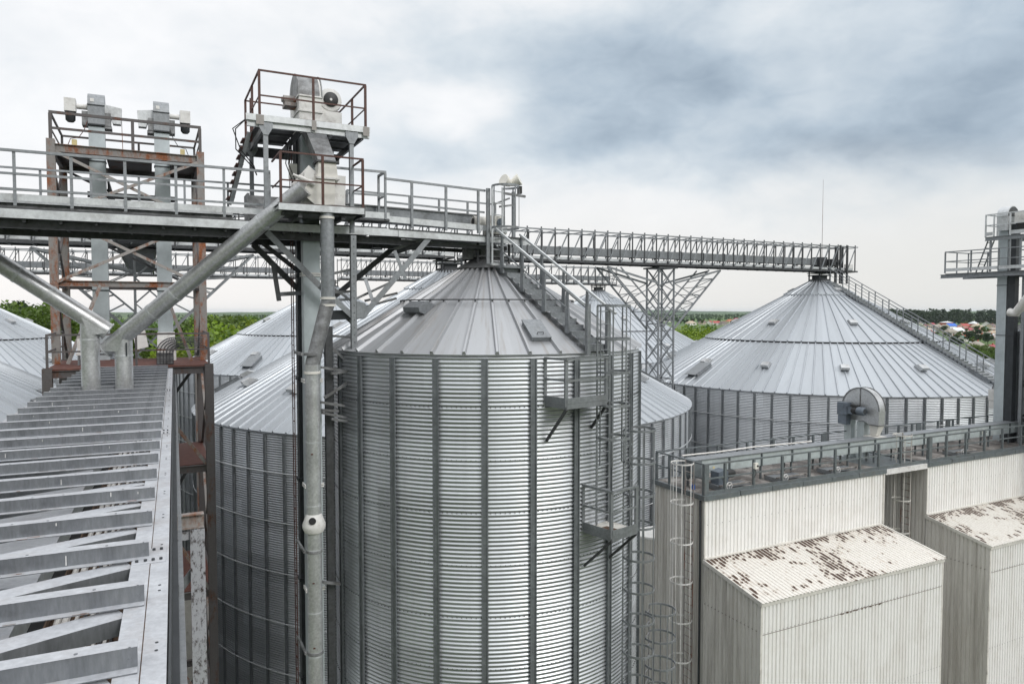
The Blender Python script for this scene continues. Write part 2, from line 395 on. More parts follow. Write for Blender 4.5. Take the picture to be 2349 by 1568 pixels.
def ladder(name, label, base, out, z0, z1, width=.45, mat='zinc', cage=None, cage_mat=None, group=None, rung=.29, hoop_step=.9, side=.05, vert=5, rr=.36):
    """vertical ladder at base (x,y), facing 'out'; cage=(za,zb) adds hoops with vertical straps"""
    out = Vector(out).normalized(); t = V(-out.y, out.x, 0)
    L = T(name, label, 'ladder', V(base[0], base[1], z0), group); bx = V(base[0], base[1], 0)
    for sg in (-1, 1):
        p = bx+t*(sg*width/2); MB().beam(p+V(0, 0, z0), p+V(0, 0, z1), side, .018, out).build('stringer', mat, L)
    b0 = MB().tube(-t*(width/2), t*(width/2), .014, 6).build('rung', mat); me = b0.data; bpy.data.objects.remove(b0)
    k = 0; z = z1-.12
    while z > z0+.05 and k < 99: put('rung', me, L, bx+V(0, 0, z)); z -= rung; k += 1
    if cage:
        cm = cage_mat or mat; c = bx+out*(rr*.83)
        b = MB()
        for j in range(vert):
            a = R_(-100+200*j/(vert-1)); q = c+out*(rr*math.cos(a))+t*(rr*math.sin(a))
            b.beam(q+V(0, 0, cage[0]), q+V(0, 0, cage[1]), .035, .012, (q-c).normalized())
        cg = b.build('cage', cm, L)
        z = cage[1]
        while z > cage[0]-.01:
            b = MB(); pts = [p+V(0, 0, z) for p in hoop(c, out, rr)]
            pts = [bx-t*(width/2)+V(0, 0, z)]+pts+[bx+t*(width/2)+V(0, 0, z)]
            for p, q in zip(pts[:-1], pts[1:]):
                if (q-p).length > 1e-4: b.beam(p, q, .014, .05)
            b.build('hoop', cm, cg); z -= hoop_step
    return L
def overlaid(me, mat='gallery_flange'):  # overhead light painted in: level faces paler, webs left dark
    """level faces take the paler chord plate material, light from above put into the colour"""
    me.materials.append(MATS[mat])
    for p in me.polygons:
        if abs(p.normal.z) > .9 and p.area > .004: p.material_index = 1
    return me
def lump_bolts(b, pts, r=.014, up=EZ):
    for p in pts: b.tube(Vector(p), Vector(p)+Vector(up)*.012, r, 6)
# ------------------------------------------------------------------ camera, sky, sun
cam = bpy.data.cameras.new('camera'); co = bpy.data.objects.new('camera', cam); COL.objects.link(co)
cam.sensor_width = 36; cam.lens = 36*FPX/2349; cam.clip_start = .05; cam.clip_end = 40000
co.location = (0, 0, 0); co.rotation_euler = (R_(90)-PITCH, 0, 0); sc.camera = co
sc.render.resolution_x, sc.render.resolution_y = 1024, 683
sc.view_settings.view_transform = 'Standard'; sc.view_settings.look = 'None'; sc.view_settings.exposure = 0.50; sc.view_settings.gamma = 1
SUN_DIR = V(.60, -.62, .60).normalized()
sl = bpy.data.lights.new('sun', 'SUN'); so = bpy.data.objects.new('sun', sl); COL.objects.link(so)
sl.energy = 1.0; sl.angle = R_(18); sl.color = (1, .98, .955)
so.rotation_euler = (-SUN_DIR).to_track_quat('-Z', 'Y').to_euler()
w = bpy.data.worlds.new('World'); sc.world = w; w.use_nodes = True; nt = w.node_tree; nt.nodes.clear()
out = N(nt, 'ShaderNodeOutputWorld'); L = nt.links.new
sky = N(nt, 'ShaderNodeTexSky', sky_type='NISHITA'); sky.sun_disc = False
sky.sun_elevation = math.asin(SUN_DIR.z); sky.sun_rotation = math.atan2(SUN_DIR.x, SUN_DIR.y)
bg1 = N(nt, 'ShaderNodeBackground'); bg1.inputs[1].default_value = .08; L(sky.outputs[0], bg1.inputs[0])
tc = N(nt, 'ShaderNodeTexCoord'); sep = N(nt, 'ShaderNodeSeparateXYZ'); L(tc.outputs['Generated'], sep.inputs[0])
def M(op, a, b=None, c=None):
    n = N(nt, 'ShaderNodeMath', operation=op)
    for i, v in enumerate((a, b, c)):
        if v is None: continue
        if isinstance(v, (int, float)): n.inputs[i].default_value = v
        else: L(v, n.inputs[i])
    return n.outputs[0]
# azimuth / elevation of the view direction in degrees, stirred by cloud noise
az = M('MULTIPLY', M('ARCTAN2', sep.outputs[0], sep.outputs[1]), 57.2958); el = M('MULTIPLY', M('ARCSINE', sep.outputs[2]), 57.2958)
mp = N(nt, 'ShaderNodeMapping'); mp.inputs['Scale'].default_value = (1, 1, 1.9); L(tc.outputs['Generated'], mp.inputs[0])
n1 = N(nt, 'ShaderNodeTexNoise'); n1.inputs['Scale'].default_value = 2.6; n1.inputs['Detail'].default_value = 9; n1.inputs['Roughness'].default_value = .5; n1.inputs['Distortion'].default_value = .5
n2 = N(nt, 'ShaderNodeTexNoise'); n2.inputs['Scale'].default_value = 7; n2.inputs['Detail'].default_value = 9; n2.inputs['Roughness'].default_value = .52
n3 = N(nt, 'ShaderNodeTexNoise'); n3.inputs['Scale'].default_value = 17; n3.inputs['Detail'].default_value = 8; n3.inputs['Roughness'].default_value = .55; n3.inputs['Distortion'].default_value = .6; L(mp.outputs[0], n3.inputs[0]); s3 = N(nt, 'ShaderNodeSeparateColor'); L(n3.outputs['Color'], s3.inputs[0])
L(mp.outputs[0], n1.inputs[0]); L(mp.outputs[0], n2.inputs[0])
s1 = N(nt, 'ShaderNodeSeparateColor'); L(n1.outputs['Color'], s1.inputs[0]); s2 = N(nt, 'ShaderNodeSeparateColor'); L(n2.outputs['Color'], s2.inputs[0])
az2 = M('ADD', M('ADD', az, M('MULTIPLY', M('SUBTRACT', s1.outputs[0], .5), 15)), M('MULTIPLY', M('SUBTRACT', s2.outputs[0], .5), 9))
el2 = M('ADD', M('ADD', el, M('MULTIPLY', M('SUBTRACT', s1.outputs[1], .5), 7)), M('MULTIPLY', M('SUBTRACT', s2.outputs[1], .5), 5.5))
def dir_of(x, y):
    d = ray(x, y).normalized(); return math.degrees(math.atan2(d.x, d.y)), math.degrees(math.asin(d.z))
def blobs(lst):
    tot = None
    for x, y, wa, we, k in lst:
        a, e = dir_of(x, y)
        q = M('ADD', M('POWER', M('ABSOLUTE', M('DIVIDE', M('SUBTRACT', az2, a), wa)), 2), M('POWER', M('ABSOLUTE', M('DIVIDE', M('SUBTRACT', el2, e), we)), 2))
        g = M('MULTIPLY', M('POWER', 2.718, M('MULTIPLY', q, -1)), k)
        tot = g if tot is None else M('ADD', tot, g)
    return tot
dark = blobs([(1540, 118, 10.5, 3.6, .55), (1380, 300, 10, 2.4, .50), (1120, 170, 9, 5, .28), (1855, 385, 9.5, 2.7, .74), (2310, 100, 7, 7, .72), (2065, 265, 10, 3, .30), (2200, 402, 8, 2.8, .36), (1040, 372, 8, 2.6, .36), (525, 140, 10, 4, .20), (875, 90, 9, 3.5, .16), (1950, 180, 20, 10, .24), (1500, 210, 17, 7, .24), (150, 150, 8, 3, .12), (1660, 210, 7, 2, .2)])
light = blobs([(1050, 243, 5, 2.8, .62), (330, 20, 13, 3.4, .3), (105, 262, 8, 3, .2), (1730, 90, 2.5, 2.5, .18), (1750, 300, 5, 1.6, .16), (1560, 470, 10, 2.5, .3), (1240, 400, 4, 1.5, .1)])
d0 = M('SUBTRACT', M('ADD', dark, M('MULTIPLY', M('ADD', M('SUBTRACT', s2.outputs[2], .5), M('MULTIPLY', M('SUBTRACT', s3.outputs[0], .5), .5)), .98)), light)
cr = N(nt, 'ShaderNodeValToRGB'); L(M('ADD', M('MULTIPLY', d0, .66), .12), cr.inputs[0])
e = cr.color_ramp.elements; e[0].position = 0; e[0].color = (.90, .905, .915, 1); e[1].position = 1; e[1].color = (.28, .35, .43, 1)
for p, c in ((.18, (.82, .84, .86, 1)), (.42, (.645, .705, .755, 1)), (.72, (.445, .525, .605, 1))): k = e.new(p); k.color = c
# warm pale band over the horizon
hz = N(nt, 'ShaderNodeMapRange'); hz.inputs[1].default_value = 1; hz.inputs[2].default_value = 13; hz.inputs[3].default_value = .95; hz.inputs[4].default_value = 0
hz.interpolation_type = 'SMOOTHSTEP'; L(el2, hz.inputs[0])
hcol = N(nt, 'ShaderNodeValToRGB'); azr = N(nt, 'ShaderNodeMapRange'); azr.inputs[1].default_value = -40; azr.inputs[2].default_value = 40; L(az, azr.inputs[0]); L(azr.outputs[0], hcol.inputs[0])
hcol.color_ramp.elements[0].color = (.93, .90, .89, 1); hcol.color_ramp.elements[1].color = (.72, .72, .70, 1)
mx = N(nt, 'ShaderNodeMix', data_type='RGBA'); L(hz.outputs[0], mx.inputs[0]); L(cr.outputs[0], mx.inputs[6]); L(hcol.outputs[0], mx.inputs[7])
# the cloud deck is brighter round the veiled sun, behind the camera
vd = N(nt, 'ShaderNodeVectorMath', operation='DOT_PRODUCT'); L(tc.outputs['Generated'], vd.inputs[0]); vd.inputs[1].default_value = SUN_DIR
br = N(nt, 'ShaderNodeMapRange'); br.inputs[1].default_value = -.1; br.inputs[2].default_value = 1; br.inputs[3].default_value = 1.0; br.inputs[4].default_value = 1.25; L(vd.outputs['Value'], br.inputs[0])
zn = N(nt, 'ShaderNodeMapRange'); zn.interpolation_type = 'SMOOTHSTEP'; zn.inputs[1].default_value = 27; zn.inputs[2].default_value = 75; zn.inputs[3].default_value = 1; zn.inputs[4].default_value = 1.85; L(el, zn.inputs[0])
mm = N(nt, 'ShaderNodeMix', data_type='RGBA', blend_type='MULTIPLY'); mm.inputs[0].default_value = 1; L(mx.outputs[2], mm.inputs[6]); bk = N(nt, 'ShaderNodeMapRange'); bk.interpolation_type = 'SMOOTHSTEP'; bk.inputs[1].default_value = .15; bk.inputs[2].default_value = -.45; bk.inputs[3].default_value = 0; bk.inputs[4].default_value = .55; L(sep.outputs[1], bk.inputs[0])
lo = N(nt, 'ShaderNodeMapRange'); lo.interpolation_type = 'SMOOTHSTEP'; lo.inputs[1].default_value = 4; lo.inputs[2].default_value = 32; lo.inputs[3].default_value = 1; lo.inputs[4].default_value = 0; L(el2, lo.inputs[0])
L(M('MULTIPLY', M('MULTIPLY', br.outputs[0], zn.outputs[0]), M('SUBTRACT', 1, M('MULTIPLY', bk.outputs[0], lo.outputs[0]))), mm.inputs[7])
bg2 = N(nt, 'ShaderNodeBackground'); bg2.inputs[1].default_value = .79; L(mm.outputs[2], bg2.inputs[0])
ms = N(nt, 'ShaderNodeMixShader'); ms.inputs[0].default_value = .94; L(bg1.outputs[0], ms.inputs[1]); L(bg2.outputs[0], ms.inputs[2]); L(ms.outputs[0], out.inputs[0])

# ------------------------------------------------------------------ ground and hills
def ground_mat():
    m, nt, b = nodes_of('ground'); tcn = N(nt, 'ShaderNodeTexCoord')
    f = N(nt, 'ShaderNodeTexVoronoi'); f.inputs['Scale'].default_value = .0032; f.inputs['Randomness'].default_value = .9
    nt.links.new(tcn.outputs['Object'], f.inputs['Vector'])
    sep = N(nt, 'ShaderNodeSeparateColor'); nt.links.new(f.outputs['Color'], sep.inputs[0])
    fields = ramp(nt, sep.outputs[0], [(.1, (.045, .10, .02)), (.4, (.08, .15, .03)), (.65, (.12, .17, .05)), (.9, (.05, .085, .03))])
    n = noise(nt, .05, 6); n2_ = noise(nt, .9, 6, .7, None, 3)
    gr = ramp(nt, n2_, [(.3, (.03, .06, .012)), (.55, (.07, .12, .022)), (.75, (.13, .15, .06))])
    yard = ramp(nt, n2_, [(.3, (.05, .05, .045)), (.7, (.12, .115, .10))])
    ln = N(nt, 'ShaderNodeVectorMath', operation='LENGTH'); nt.links.new(tcn.outputs['Object'], ln.inputs[0])
    near = rng_(nt, ln.outputs['Value'], 90, 220)
    k = rng_(nt, n, .48, .56); col = mixc(nt, k, yard, gr); col = mixc(nt, near, col, mixc(nt, rng_(nt, ln.outputs['Value'], 400, 1400), gr, fields))
    nt.links.new(col, b.inputs['Base Color']); b.inputs['Roughness'].default_value = .95; MATS['ground'] = m
ground_mat()
rr = [0, 20, 60, 150, 400, 1000, 2500, 5000, 9000, 14000]; na = 96
gv = [(r*math.sin(2*math.pi*i/na), r*math.cos(2*math.pi*i/na), GROUND) for r in rr for i in range(na)]
gnd = grid_mesh('ground', gv, len(rr), na, True, 'ground', None, False); tag(gnd, 'flat green land round the grain plant', None, None, 'structure')
def hill(name, R0, a0, a1, hmax, seed, mat='hill'):
    r = np.random.default_rng(seed); n = 160; ph = r.uniform(0, 6.28, 8); rows = []
    A = np.linspace(R_(a0), R_(a1), n)
    h = sum(np.sin(A*k*5+ph[i])/(1+.6*i) for i, k in enumerate((1, 1.8, 2.9, 4.7, 7.3, 11, 17, 27)))
    h = (h-h.min())/(h.max()-h.min())*hmax*.75+hmax*.25
    h *= np.minimum(1, np.minimum(A-A[0], A[-1]-A)/.12)
    for d, k in ((-900, 0), (-350, .6), (0, 1), (350, .7), (900, 0)):
        rows += [((R0+d)*math.sin(t), (R0+d)*math.cos(t), GROUND-.5+k*hh) for t, hh in zip(A, h)]
    o = grid_mesh(name, rows, 5, n, False, mat, None); tag(o, 'low wooded ridge on the horizon', None, None, 'structure'); return o
def hill_mat():
    m, nt, b = nodes_of('hill'); f = noise(nt, .004, 7, .7)
    nt.links.new(ramp(nt, f, [(.35, (.02, .045, .018)), (.5, (.05, .09, .03)), (.6, (.09, .13, .05)), (.7, (.03, .055, .022))]), b.inputs['Base Color'])
    b.inputs['Roughness'].default_value = 1; MATS['hill'] = m
hill_mat()
hill('hills', 6500, -60, 60, 34, 3); hill('hills', 4200, -50, 5, 16, 5); hill('hills', 4000, 4, 50, 15, 9)

# ------------------------------------------------------------------ silos
def corrugated(R, z0, z1, zfine, pitch, amp, segs):
    rows = 6; nz = int((z1-zfine)/pitch*rows)
    z = z1-np.arange(nz+1)*pitch/rows; r = R+amp*np.cos((z1-z)*2*math.pi/pitch)
    z = np.append(z, [zfine-.5, z0]); r = np.append(r, [R, R])
    th = np.linspace(0, 2*math.pi, segs, endpoint=False)
    return np.stack([r[:, None]*np.cos(th), r[:, None]*np.sin(th), np.repeat(z[:, None], segs, 1)], -1), len(z), segs
def cone_roof(mb, tiers, ribw=.06, ribh=.07, step=.05, sag=0.):
    """tiers: (r_in, z_in, r_out, z_out, n panels, phase); flat panels with a raised rib at every joint"""
    for ti, (ri, zi, ro, zo, n, ph) in enumerate(tiers):
        up = step*(len(tiers)-1-ti)
        for i in range(n):
            a, b = 2*math.pi*(i+ph)/n, 2*math.pi*(i+1+ph)/n
            A = [V(ri*math.cos(a), ri*math.sin(a), zi+up), V(ro*math.cos(a), ro*math.sin(a), zo+up), V(ro*math.cos(b), ro*math.sin(b), zo+up), V(ri*math.cos(b), ri*math.sin(b), zi+up)]
            k = len(mb.v); mb.v += [tuple(p) for p in A]; mb.f.append((k, k+1, k+2, k+3))
            if step and ti < len(tiers)-1:                              # turned-down lower edge of an upper tier
                k = len(mb.v); mb.v += [tuple(A[1]), tuple(A[2]), tuple(A[2]-V(0, 0, up)), tuple(A[1]-V(0, 0, up))]; mb.f.append((k, k+1, k+2, k+3))
            p, q = A[0]+V(0, 0, ribh/2), A[1]+V(0, 0, ribh/2)
            d, w, u = mb.frame(p, q, EZ)
            w1, w2 = w*(ribw*.62), w*(ribw*.3)
            mb.hexa([p-w1-u*ribh/2, p+w1-u*ribh/2, q+w1-u*ribh/2, q-w1-u*ribh/2, p-w2+u*ribh/2, p+w2+u*ribh/2, q+w2+u*ribh/2, q-w2+u*ribh/2])
def vent_hood(w=.45, l=.75, h=.28):
    """roof vent: wedge hood open to the front, x across, -y down the slope"""
    b = MB(); X, Y, Z = V(1, 0, 0), V(0, 1, 0), V(0, 0, 1)
    pr = [V(-w/2, l/2, 0), V(-w/2, -l/2+.12, 0), V(-w/2, -l/2, h*.55), V(-w/2, -l/2+.02, h), V(-w/2, l*.1, h*.95)]
    b.prism(pr, X*w); return b
def big_silo(name, c, rot, label, ze=-5.2, R=14.2, slope=.545, vents=True):
    S = T(name, label, 'silo', V(c[0], c[1], GROUND), 'big galvanised silos of the battery')
    o = np.array([c[0], c[1], 0.])
    co_, ny, nx = corrugated(R, GROUND, ze, -21.2, .104, .017, 320)
    grid_mesh('wall', co_+o, ny, nx, True, 'zinc_wall', S)
    z = lambda r: ze-.01+(R+.1-r)*slope
    rb = MB(); cone_roof(rb, [(.75, z(.75), 2.7, z(2.7), 30, 0), (2.7, z(2.7), 8.8, z(8.8), 60, 0), (8.7, z(8.7), R+.1, z(R+.1), 120, 0)], .085, .075, .10)
    rb.v = [(x+c[0], y+c[1], zz) for x, y, zz in rb.v]; rb.build('roof', 'zinc_roof', S)
    fb = MB()
    for r_, n_ in ((2.72, 60), (8.82, 120)):
        k_ = 2 if r_ < 5 else 1
        fb.lathe(V(c[0], c[1], 0), [(r_, z(r_)-.05), (r_+.012, z(r_)+.10)], 120); fb.lathe(V(c[0], c[1], 0), [(r_-.05, z(r_)+.075), (r_+.012, z(r_)+.075)], 120)
    fb.build('tier_shadow', 'black_gap', S)  # near-black rings draw the shadow under each overlapping tier
    cb = MB(); cc = V(c[0], c[1], 0)
    cb.lathe(cc, [(1.05, z(1.05)+.1), (.8, z(.8)+.28), (.8, z(.8)+.4), (0, z(.8)+.4)], 24); cb.build('collar', 'zinc_dark', S)
    sb = MB(); sb.box((0, 0, (ze+GROUND)/2-.05), .06, .13, ze-GROUND-.1, V(1, 0, 0), V(0, 1, 0)); sb.box((.02, 0, (ze+GROUND)/2-.05), .05, .05, ze-GROUND-.1, V(1, 0, 0), V(0, 1, 0))
    me = sb.build('stiffener', 'stiffener_zinc').data; bpy.data.objects.remove(bpy.data.objects['stiffener'])
    n = 80
    for i in range(n):
        a = 2*math.pi*(i+.5)/n; put('stiffener', me, S, (c[0]+(R+.035)*math.cos(a), c[1]+(R+.035)*math.sin(a), 0), a)
    for zz in (ze-1.75, ze-3.9, ze-6.1, ze-8.3, ze-10.5):
        h = MB(); pts = [(c[0]+(R+.085)*math.cos(2*math.pi*i/80), c[1]+(R+.085)*math.sin(2*math.pi*i/80), zz) for i in range(80)]
        h.path(pts, .026, 6, True); h.build('wind_ring', 'zinc_bright', S)
    vm = vent_hood(.5, .8, .3).build('roof_vent', 'spout_zinc'); ve = vm.data; bpy.data.objects.remove(vm)
    hm = MB().box((0, 0, .14), 1.0, 1.5, .22, V(1, 0, 0), V(0, 1, 0)).box((0, -.1, .26), 1.1, 1.7, .03, V(1, 0, 0), V(0, 1, 0)).build('roof_hatch', 'zinc'); he = hm.data; bpy.data.objects.remove(hm)
    tilt = math.atan(slope)
    for r, k, ph in ((1.9, 3, .2), (6.4, 8, .5), (11.6, 14, .25)):
        for i in range(k):
            a = 2*math.pi*(i+ph)/k+.0
            a = (math.floor(a/(2*math.pi/60))+.5)*2*math.pi/60
            put('roof_vent', ve, S, (c[0]+r*math.cos(a), c[1]+r*math.sin(a), z(r)+.03), rot=(Matrix.Rotation(a+math.pi/2, 3, 'Z') @ Matrix.Rotation(tilt, 3, 'X')).to_euler())
    for a in (2*math.pi*.03, 2*math.pi*.28, 2*math.pi*.53, 2*math.pi*.78):
        put('roof_hatch', he, S, (c[0]+12.6*math.cos(a), c[1]+12.6*math.sin(a), z(12.6)), rot=(Matrix.Rotation(a+math.pi/2, 3, 'Z') @ Matrix.Rotation(tilt, 3, 'X')).to_euler())
    S.rotation_euler.z = 0
    return S
C2 = V(-3.81, 43.5, 0); LG = 31.85
C4 = C2+E1*LG; C5 = C4+E2*LG; CB = C2+E2*LG; CA0 = C2-E1*LG; CB0 = CB-E1*LG; CA3 = C4+E1*LG
S2 = big_silo('grain_silo', C2, 0, 'wide silo directly behind the narrow central silo, its roof showing on both sides of it')
def turned(src, c, rot, label): return copy_tree(src, V(c.x, c.y, GROUND), rot, None, label)
S4 = turned(S2, C4, .31, 'wide silo with the long roof stair, under the end of the upper conveyor bridge')
S5 = turned(S2, C5, .7, 'farthest wide silo, pointed roof seen between stair and lattice tower')
SB = turned(S2, CB, 1.1, 'wide silo behind the tall bucket elevator, its roof in front of the green wood')
SA0 = turned(S2, CA0, 1.5, 'wide silo with only a slice of roof in the corner beside the slatted gallery')
SB0 = turned(S2, CB0, 1.9, 'wide silo left of the rusty tower, roof edge meeting the dark trees')

# the narrow silo in the middle
C1 = V(-.66, 19.1, 0); R1 = 3.97; ZE1 = -.90; SL1 = .60
def z1r(r): return ZE1-.015+(R1+.07-r)*SL1
def on1(th, r=R1, z=0.): return V(C1.x+r*math.sin(R_(th)), C1.y-r*math.cos(R_(th)), z)
def rad1(th): return V(math.sin(R_(th)), -math.cos(R_(th)), 0)
def tan1(th): return V(math.cos(R_(th)), math.sin(R_(th)), 0)
def small_silo(c, label, rot0):
    S = T('grain_silo', label, 'silo', V(c.x, c.y, GROUND)); o = np.array([c.x, c.y, 0.])
    co_, ny, nx = corrugated(R1, GROUND, ZE1, -21.2, .0905, .0155, 192)
    grid_mesh('wall', co_+o, ny, nx, True, 'zinc_wall', S)
    rb = MB(); z = z1r
    cone_roof(rb, [(.62, z(.62), R1+.07, z(R1+.07), 36, rot0)], .075, .075, 0)
    rb.v = [(x+c.x, y+c.y, zz) for x, y, zz in rb.v]; rb.build('roof', 'zinc_roof_stained', S)
    cc = V(c.x, c.y, 0)
    MB().lathe(cc, [(.84, z(.80)+.075), (.80, z(.80)+.105), (.30, z(.8)+.40), (0, z(.8)+.40)], 28).build('cap', 'zinc_grimy', S, True)
    sb = MB(); h = ZE1-GROUND-.12; zc = (ZE1+GROUND)/2-.04
    for sg in (-1, 1): sb.box((.0, sg*.047, zc), .07, .006, h, V(1, 0, 0), V(0, 1, 0)); sb.box((.032, sg*.061, zc), .006, .024, h, V(1, 0, 0), V(0, 1, 0))
    sb.box((-.005, 0, zc), .03, .09, h, V(1, 0, 0), V(0, 1, 0))
    for k in range(60): sb.box((.014, 0, ZE1-.25-k*.2), .012, .016, .016, V(1, 0, 0), V(0, 1, 0))
    t = sb.build('stiffener', 'stiffener_zinc'); me = t.data; bpy.data.objects.remove(t)
    for i in range(24):
        a = 2*math.pi*i/24+R_(-90+1.2); put('stiffener', me, S, (c.x+(R1+.035)*math.cos(a), c.y+(R1+.035)*math.sin(a), 0), a)
    b = MB()                                                            # bolted sheet seams
    for k in range(11):
        zz = ZE1-1.13*(k+1)
        for i in range(240):
            a = 2*math.pi*i/240; b.box((c.x+(R1+.014)*math.cos(a), c.y+(R1+.014)*math.sin(a), zz), .02, .016, .016, V(math.cos(a), math.sin(a), 0), V(-math.sin(a), math.cos(a), 0))
    b.build('seam_bolts', 'zinc_dark', S)
    return S
S1 = small_silo(C1, 'tall narrow corrugated silo in the middle with stairs down its conical roof', .5)
SR = turned(S1, V(29.2, 34.9, 0), 1., 'sliver of a narrow silo behind the pale elevator leg'); 
# roof fittings of the narrow silo
b = MB(); b.path([C1+V(2.27*math.cos(2*math.pi*i/72), 2.27*math.sin(2*math.pi*i/72), z1r(2.27)+.13) for i in range(72)], .017, 6, True)
for i in range(36):
    a = 2*math.pi*(i+.5)/36; b.box(C1+V(2.27*math.cos(a), 2.27*math.sin(a), z1r(2.27)+.09), .03, .03, .09)
b.build('guard_ring', 'zinc_dark', S1)
vd_ = vent_hood(.52, .55, .25).build('roof_vent', 'zinc', S1); a = R_(-90-37); tilt = math.atan(SL1)
vd_.location = C1+V(2.5*math.cos(a), 2.5*math.sin(a), z1r(2.5))-org(S1); vd_.rotation_euler = (Matrix.Rotation(a+math.pi/2, 3, 'Z') @ Matrix.Rotation(tilt, 3, 'X')).to_euler()
for v_ in vd_.data.vertices: v_.co = v_.co+Vector(org(S1))
a = R_(-90+21); hp = C1+V(3.3*math.cos(a), 3.3*math.sin(a), z1r(3.3)); u = V(-math.cos(a), -math.sin(a), SL1).normalized(); tt = V(-math.sin(a), math.cos(a), 0); nn = tt.cross(u)
if nn.z < 0: nn = -nn
ht = MB().box(hp+nn*.10, .46, .74, .03, tt, u, nn).box(hp+nn*.045, .42, .7, .08, tt, u, nn).build('roof_hatch', 'zinc', S1)
MB().path([hp+nn*.11-tt*.07-u*.24, hp+nn*.16-tt*.07-u*.24, hp+nn*.16+tt*.07-u*.24, hp+nn*.11+tt*.07-u*.24], .011, 6).build('handle', 'casing_dark', ht)
# ------------------------------------------------------------------ elevated walkway that feeds the narrow silo
W0 = V(-9.4, 13.75, 0)
def Wp(s, t, z): return W0+E1*s+E2*t+V(0, 0, z)
def Pt(x, y, t, o=W0):
    d = ray(x, y); k = (Vector((o.x, o.y, 0)).dot(E2)+t)/d.dot(E2); return d*k
WK = T('conveyor_walkway', 'elevated walkway with grey railings from the left edge to the top of the narrow silo', 'walkway', Wp(0, 1, 1.6))
# left run
sL, sM, sR = -6.5, 4.6, 7.25
b = MB()
for t in (.0, 2.12): b.chan(Wp(sL, t, 1.85), Wp(sR+.6, t, 1.85), .07, .17, .012, EZ, -1 if t > 1 else 1)
b.build('main_beam', 'zinc_bright', WK)
b = MB()
for t in (.28, 1.85): b.beam(Wp(sL, t, 1.68), Wp(sR+.4, t, 1.68), .12, .16)
for k in range(22): b.beam(Wp(sL+.6*k, .05, 1.74), Wp(sL+.6*k, 2.08, 1.74), .05, .08)
b.build('lower_beam', 'zinc_dark', WK)
MB().box(Wp((sL+sR)/2, 1.06, 1.955), sR-sL, 2.06, .03).build('deck', 'zinc_dark', WK)
b = MB().box(Wp((sL+sM)/2-.3, .95, 2.07), sM-sL-.8, .62, .19); b.build('conveyor_trough', 'zinc_grimy', WK)
b = MB().box(Wp((sL+sM)/2-.3, .95, 2.185), sM-sL-.8, .78, .025).box(Wp((sL+sM)/2-.3, .57, 2.155), sM-sL-.8, .02, .06)
b.build('trough_cover', 'zinc_bright', WK)
MB().box(Wp((sL+sM)/2, .04, 2.165), sM-sL, .012, .13).build('toe_board', 'zinc_bright', WK)
MB().box(Wp((sL+sM)/2, 2.10, 2.09), sM-sL, .012, .13).build('toe_board', 'zinc', WK)
railing(WK, [Wp(sL, 0, 2.0), Wp(sM, 0, 2.0)], 1.035, 'zinc', .055, .93, (1., .58, .3), 'L', (.055, .05))
railing(WK, [Wp(sL, 2.14, 2.0), Wp(sM+2.2, 2.14, 2.05)], 1.04, 'zinc', .05, .93, (1., .55), 'L', (.05, .04))
b = MB()
for k, (t, z) in enumerate(((2.08, 2.35), (2.08, 2.41), (2.07, 2.29))): b.path([Wp(sL+i*.31, t, z+.018*math.sin(i*2.1+k)-.02*(i % 3 == 1)) for i in range(36)], .013, 5)
b.build('cable_run', 'cable_black', WK)
# raised middle, then the run to the silo
MB().box(Wp(6.3, .25, 2.13), 2.0, .5, .04).build('deck', 'zinc_dark', WK)
MB().box(Wp(6.55, .0, 2.24), 1.5, .012, .14).build('toe_board', 'zinc_bright', WK)
railing(WK, [Wp(5.55, 0, 2.15), Wp(7.2, 0, 2.15), Wp(7.2, .55, 2.15)], 1.1, 'zinc', .05, [Wp(5.6, 0, 2.15), Wp(7.2, 0, 2.15), Wp(7.2, .55, 2.15)], (1., .5), 'sq', (.05, .05))
railing(WK, [Wp(7.2, .0, 2.02), Wp(9.75, .0, 1.93)], 1.08, 'zinc', .055, [Wp(7.85, 0, 2.0), Wp(8.72, 0, 1.97), Wp(9.58, 0, 1.94)], (1., .5), 'sq', (.05, .05))
railing(WK, [Wp(6.8, 2.0, 2.02), Wp(10.9, 1.8, 1.9)], 1.08, 'zinc', .05, .9, (1., .5), 'sq', (.05, .04))
b = MB(); b.beam(Wp(5.0, 1.0, 2.42), Wp(9.9, .9, 2.30), .5, .34); b.build('conveyor_trough', 'zinc', WK)
b = MB(); b.beam(Wp(5.0, 1.0, 2.60), Wp(9.9, .9, 2.48), .58, .03)
for k in range(6): b.beam(Wp(5.3+.85*k, .72, 2.43-.02*k), Wp(5.35+.85*k, .72, 2.43-.02*k), .02, .36)
b.build('trough_cover', 'zinc_grimy', WK)
MB().beam(Wp(7.3, .03, 2.17), Wp(10.4, .03, 2.06), .012, .14).build('toe_board', 'zinc_bright', WK)
b = MB(); b.beam(Wp(7.3, .9, 1.94), Wp(10.9, .85, 1.86), 1.9, .03)
for t in (.3, 1.5): b.beam(Wp(7.3, t, 1.66), Wp(10.5, t, 1.62), .1, .1)
b.build('deck', 'zinc_dark', WK)
b = MB()
for t in (-.02, 1.85): b.chan(Wp(7.5, t, 1.83), Wp(11.0, t, 1.79), .07, .15, .012, EZ, 1)
b.build('main_beam', 'zinc_bright', WK)
b = MB().box(Wp(5.0, 1.05, 2.36), 1.45, .5, .52).box(Wp(4.25, 1.05, 2.36), .05, .6, .6).box(Wp(5.7, 1.05, 2.64), .3, .42, .1)
b.path([Wp(4.3, .7, 2.25), Wp(3.8, .7, 2.2)], .03); b.path([Wp(4.4, .78, 2.34), Wp(5.0, .78, 2.32)], .022); b.tube(Wp(5.45, .76, 2.2), Wp(5.45, .66, 2.2), .1, 12)
b.build('tail_box', 'zinc_grimy', WK)

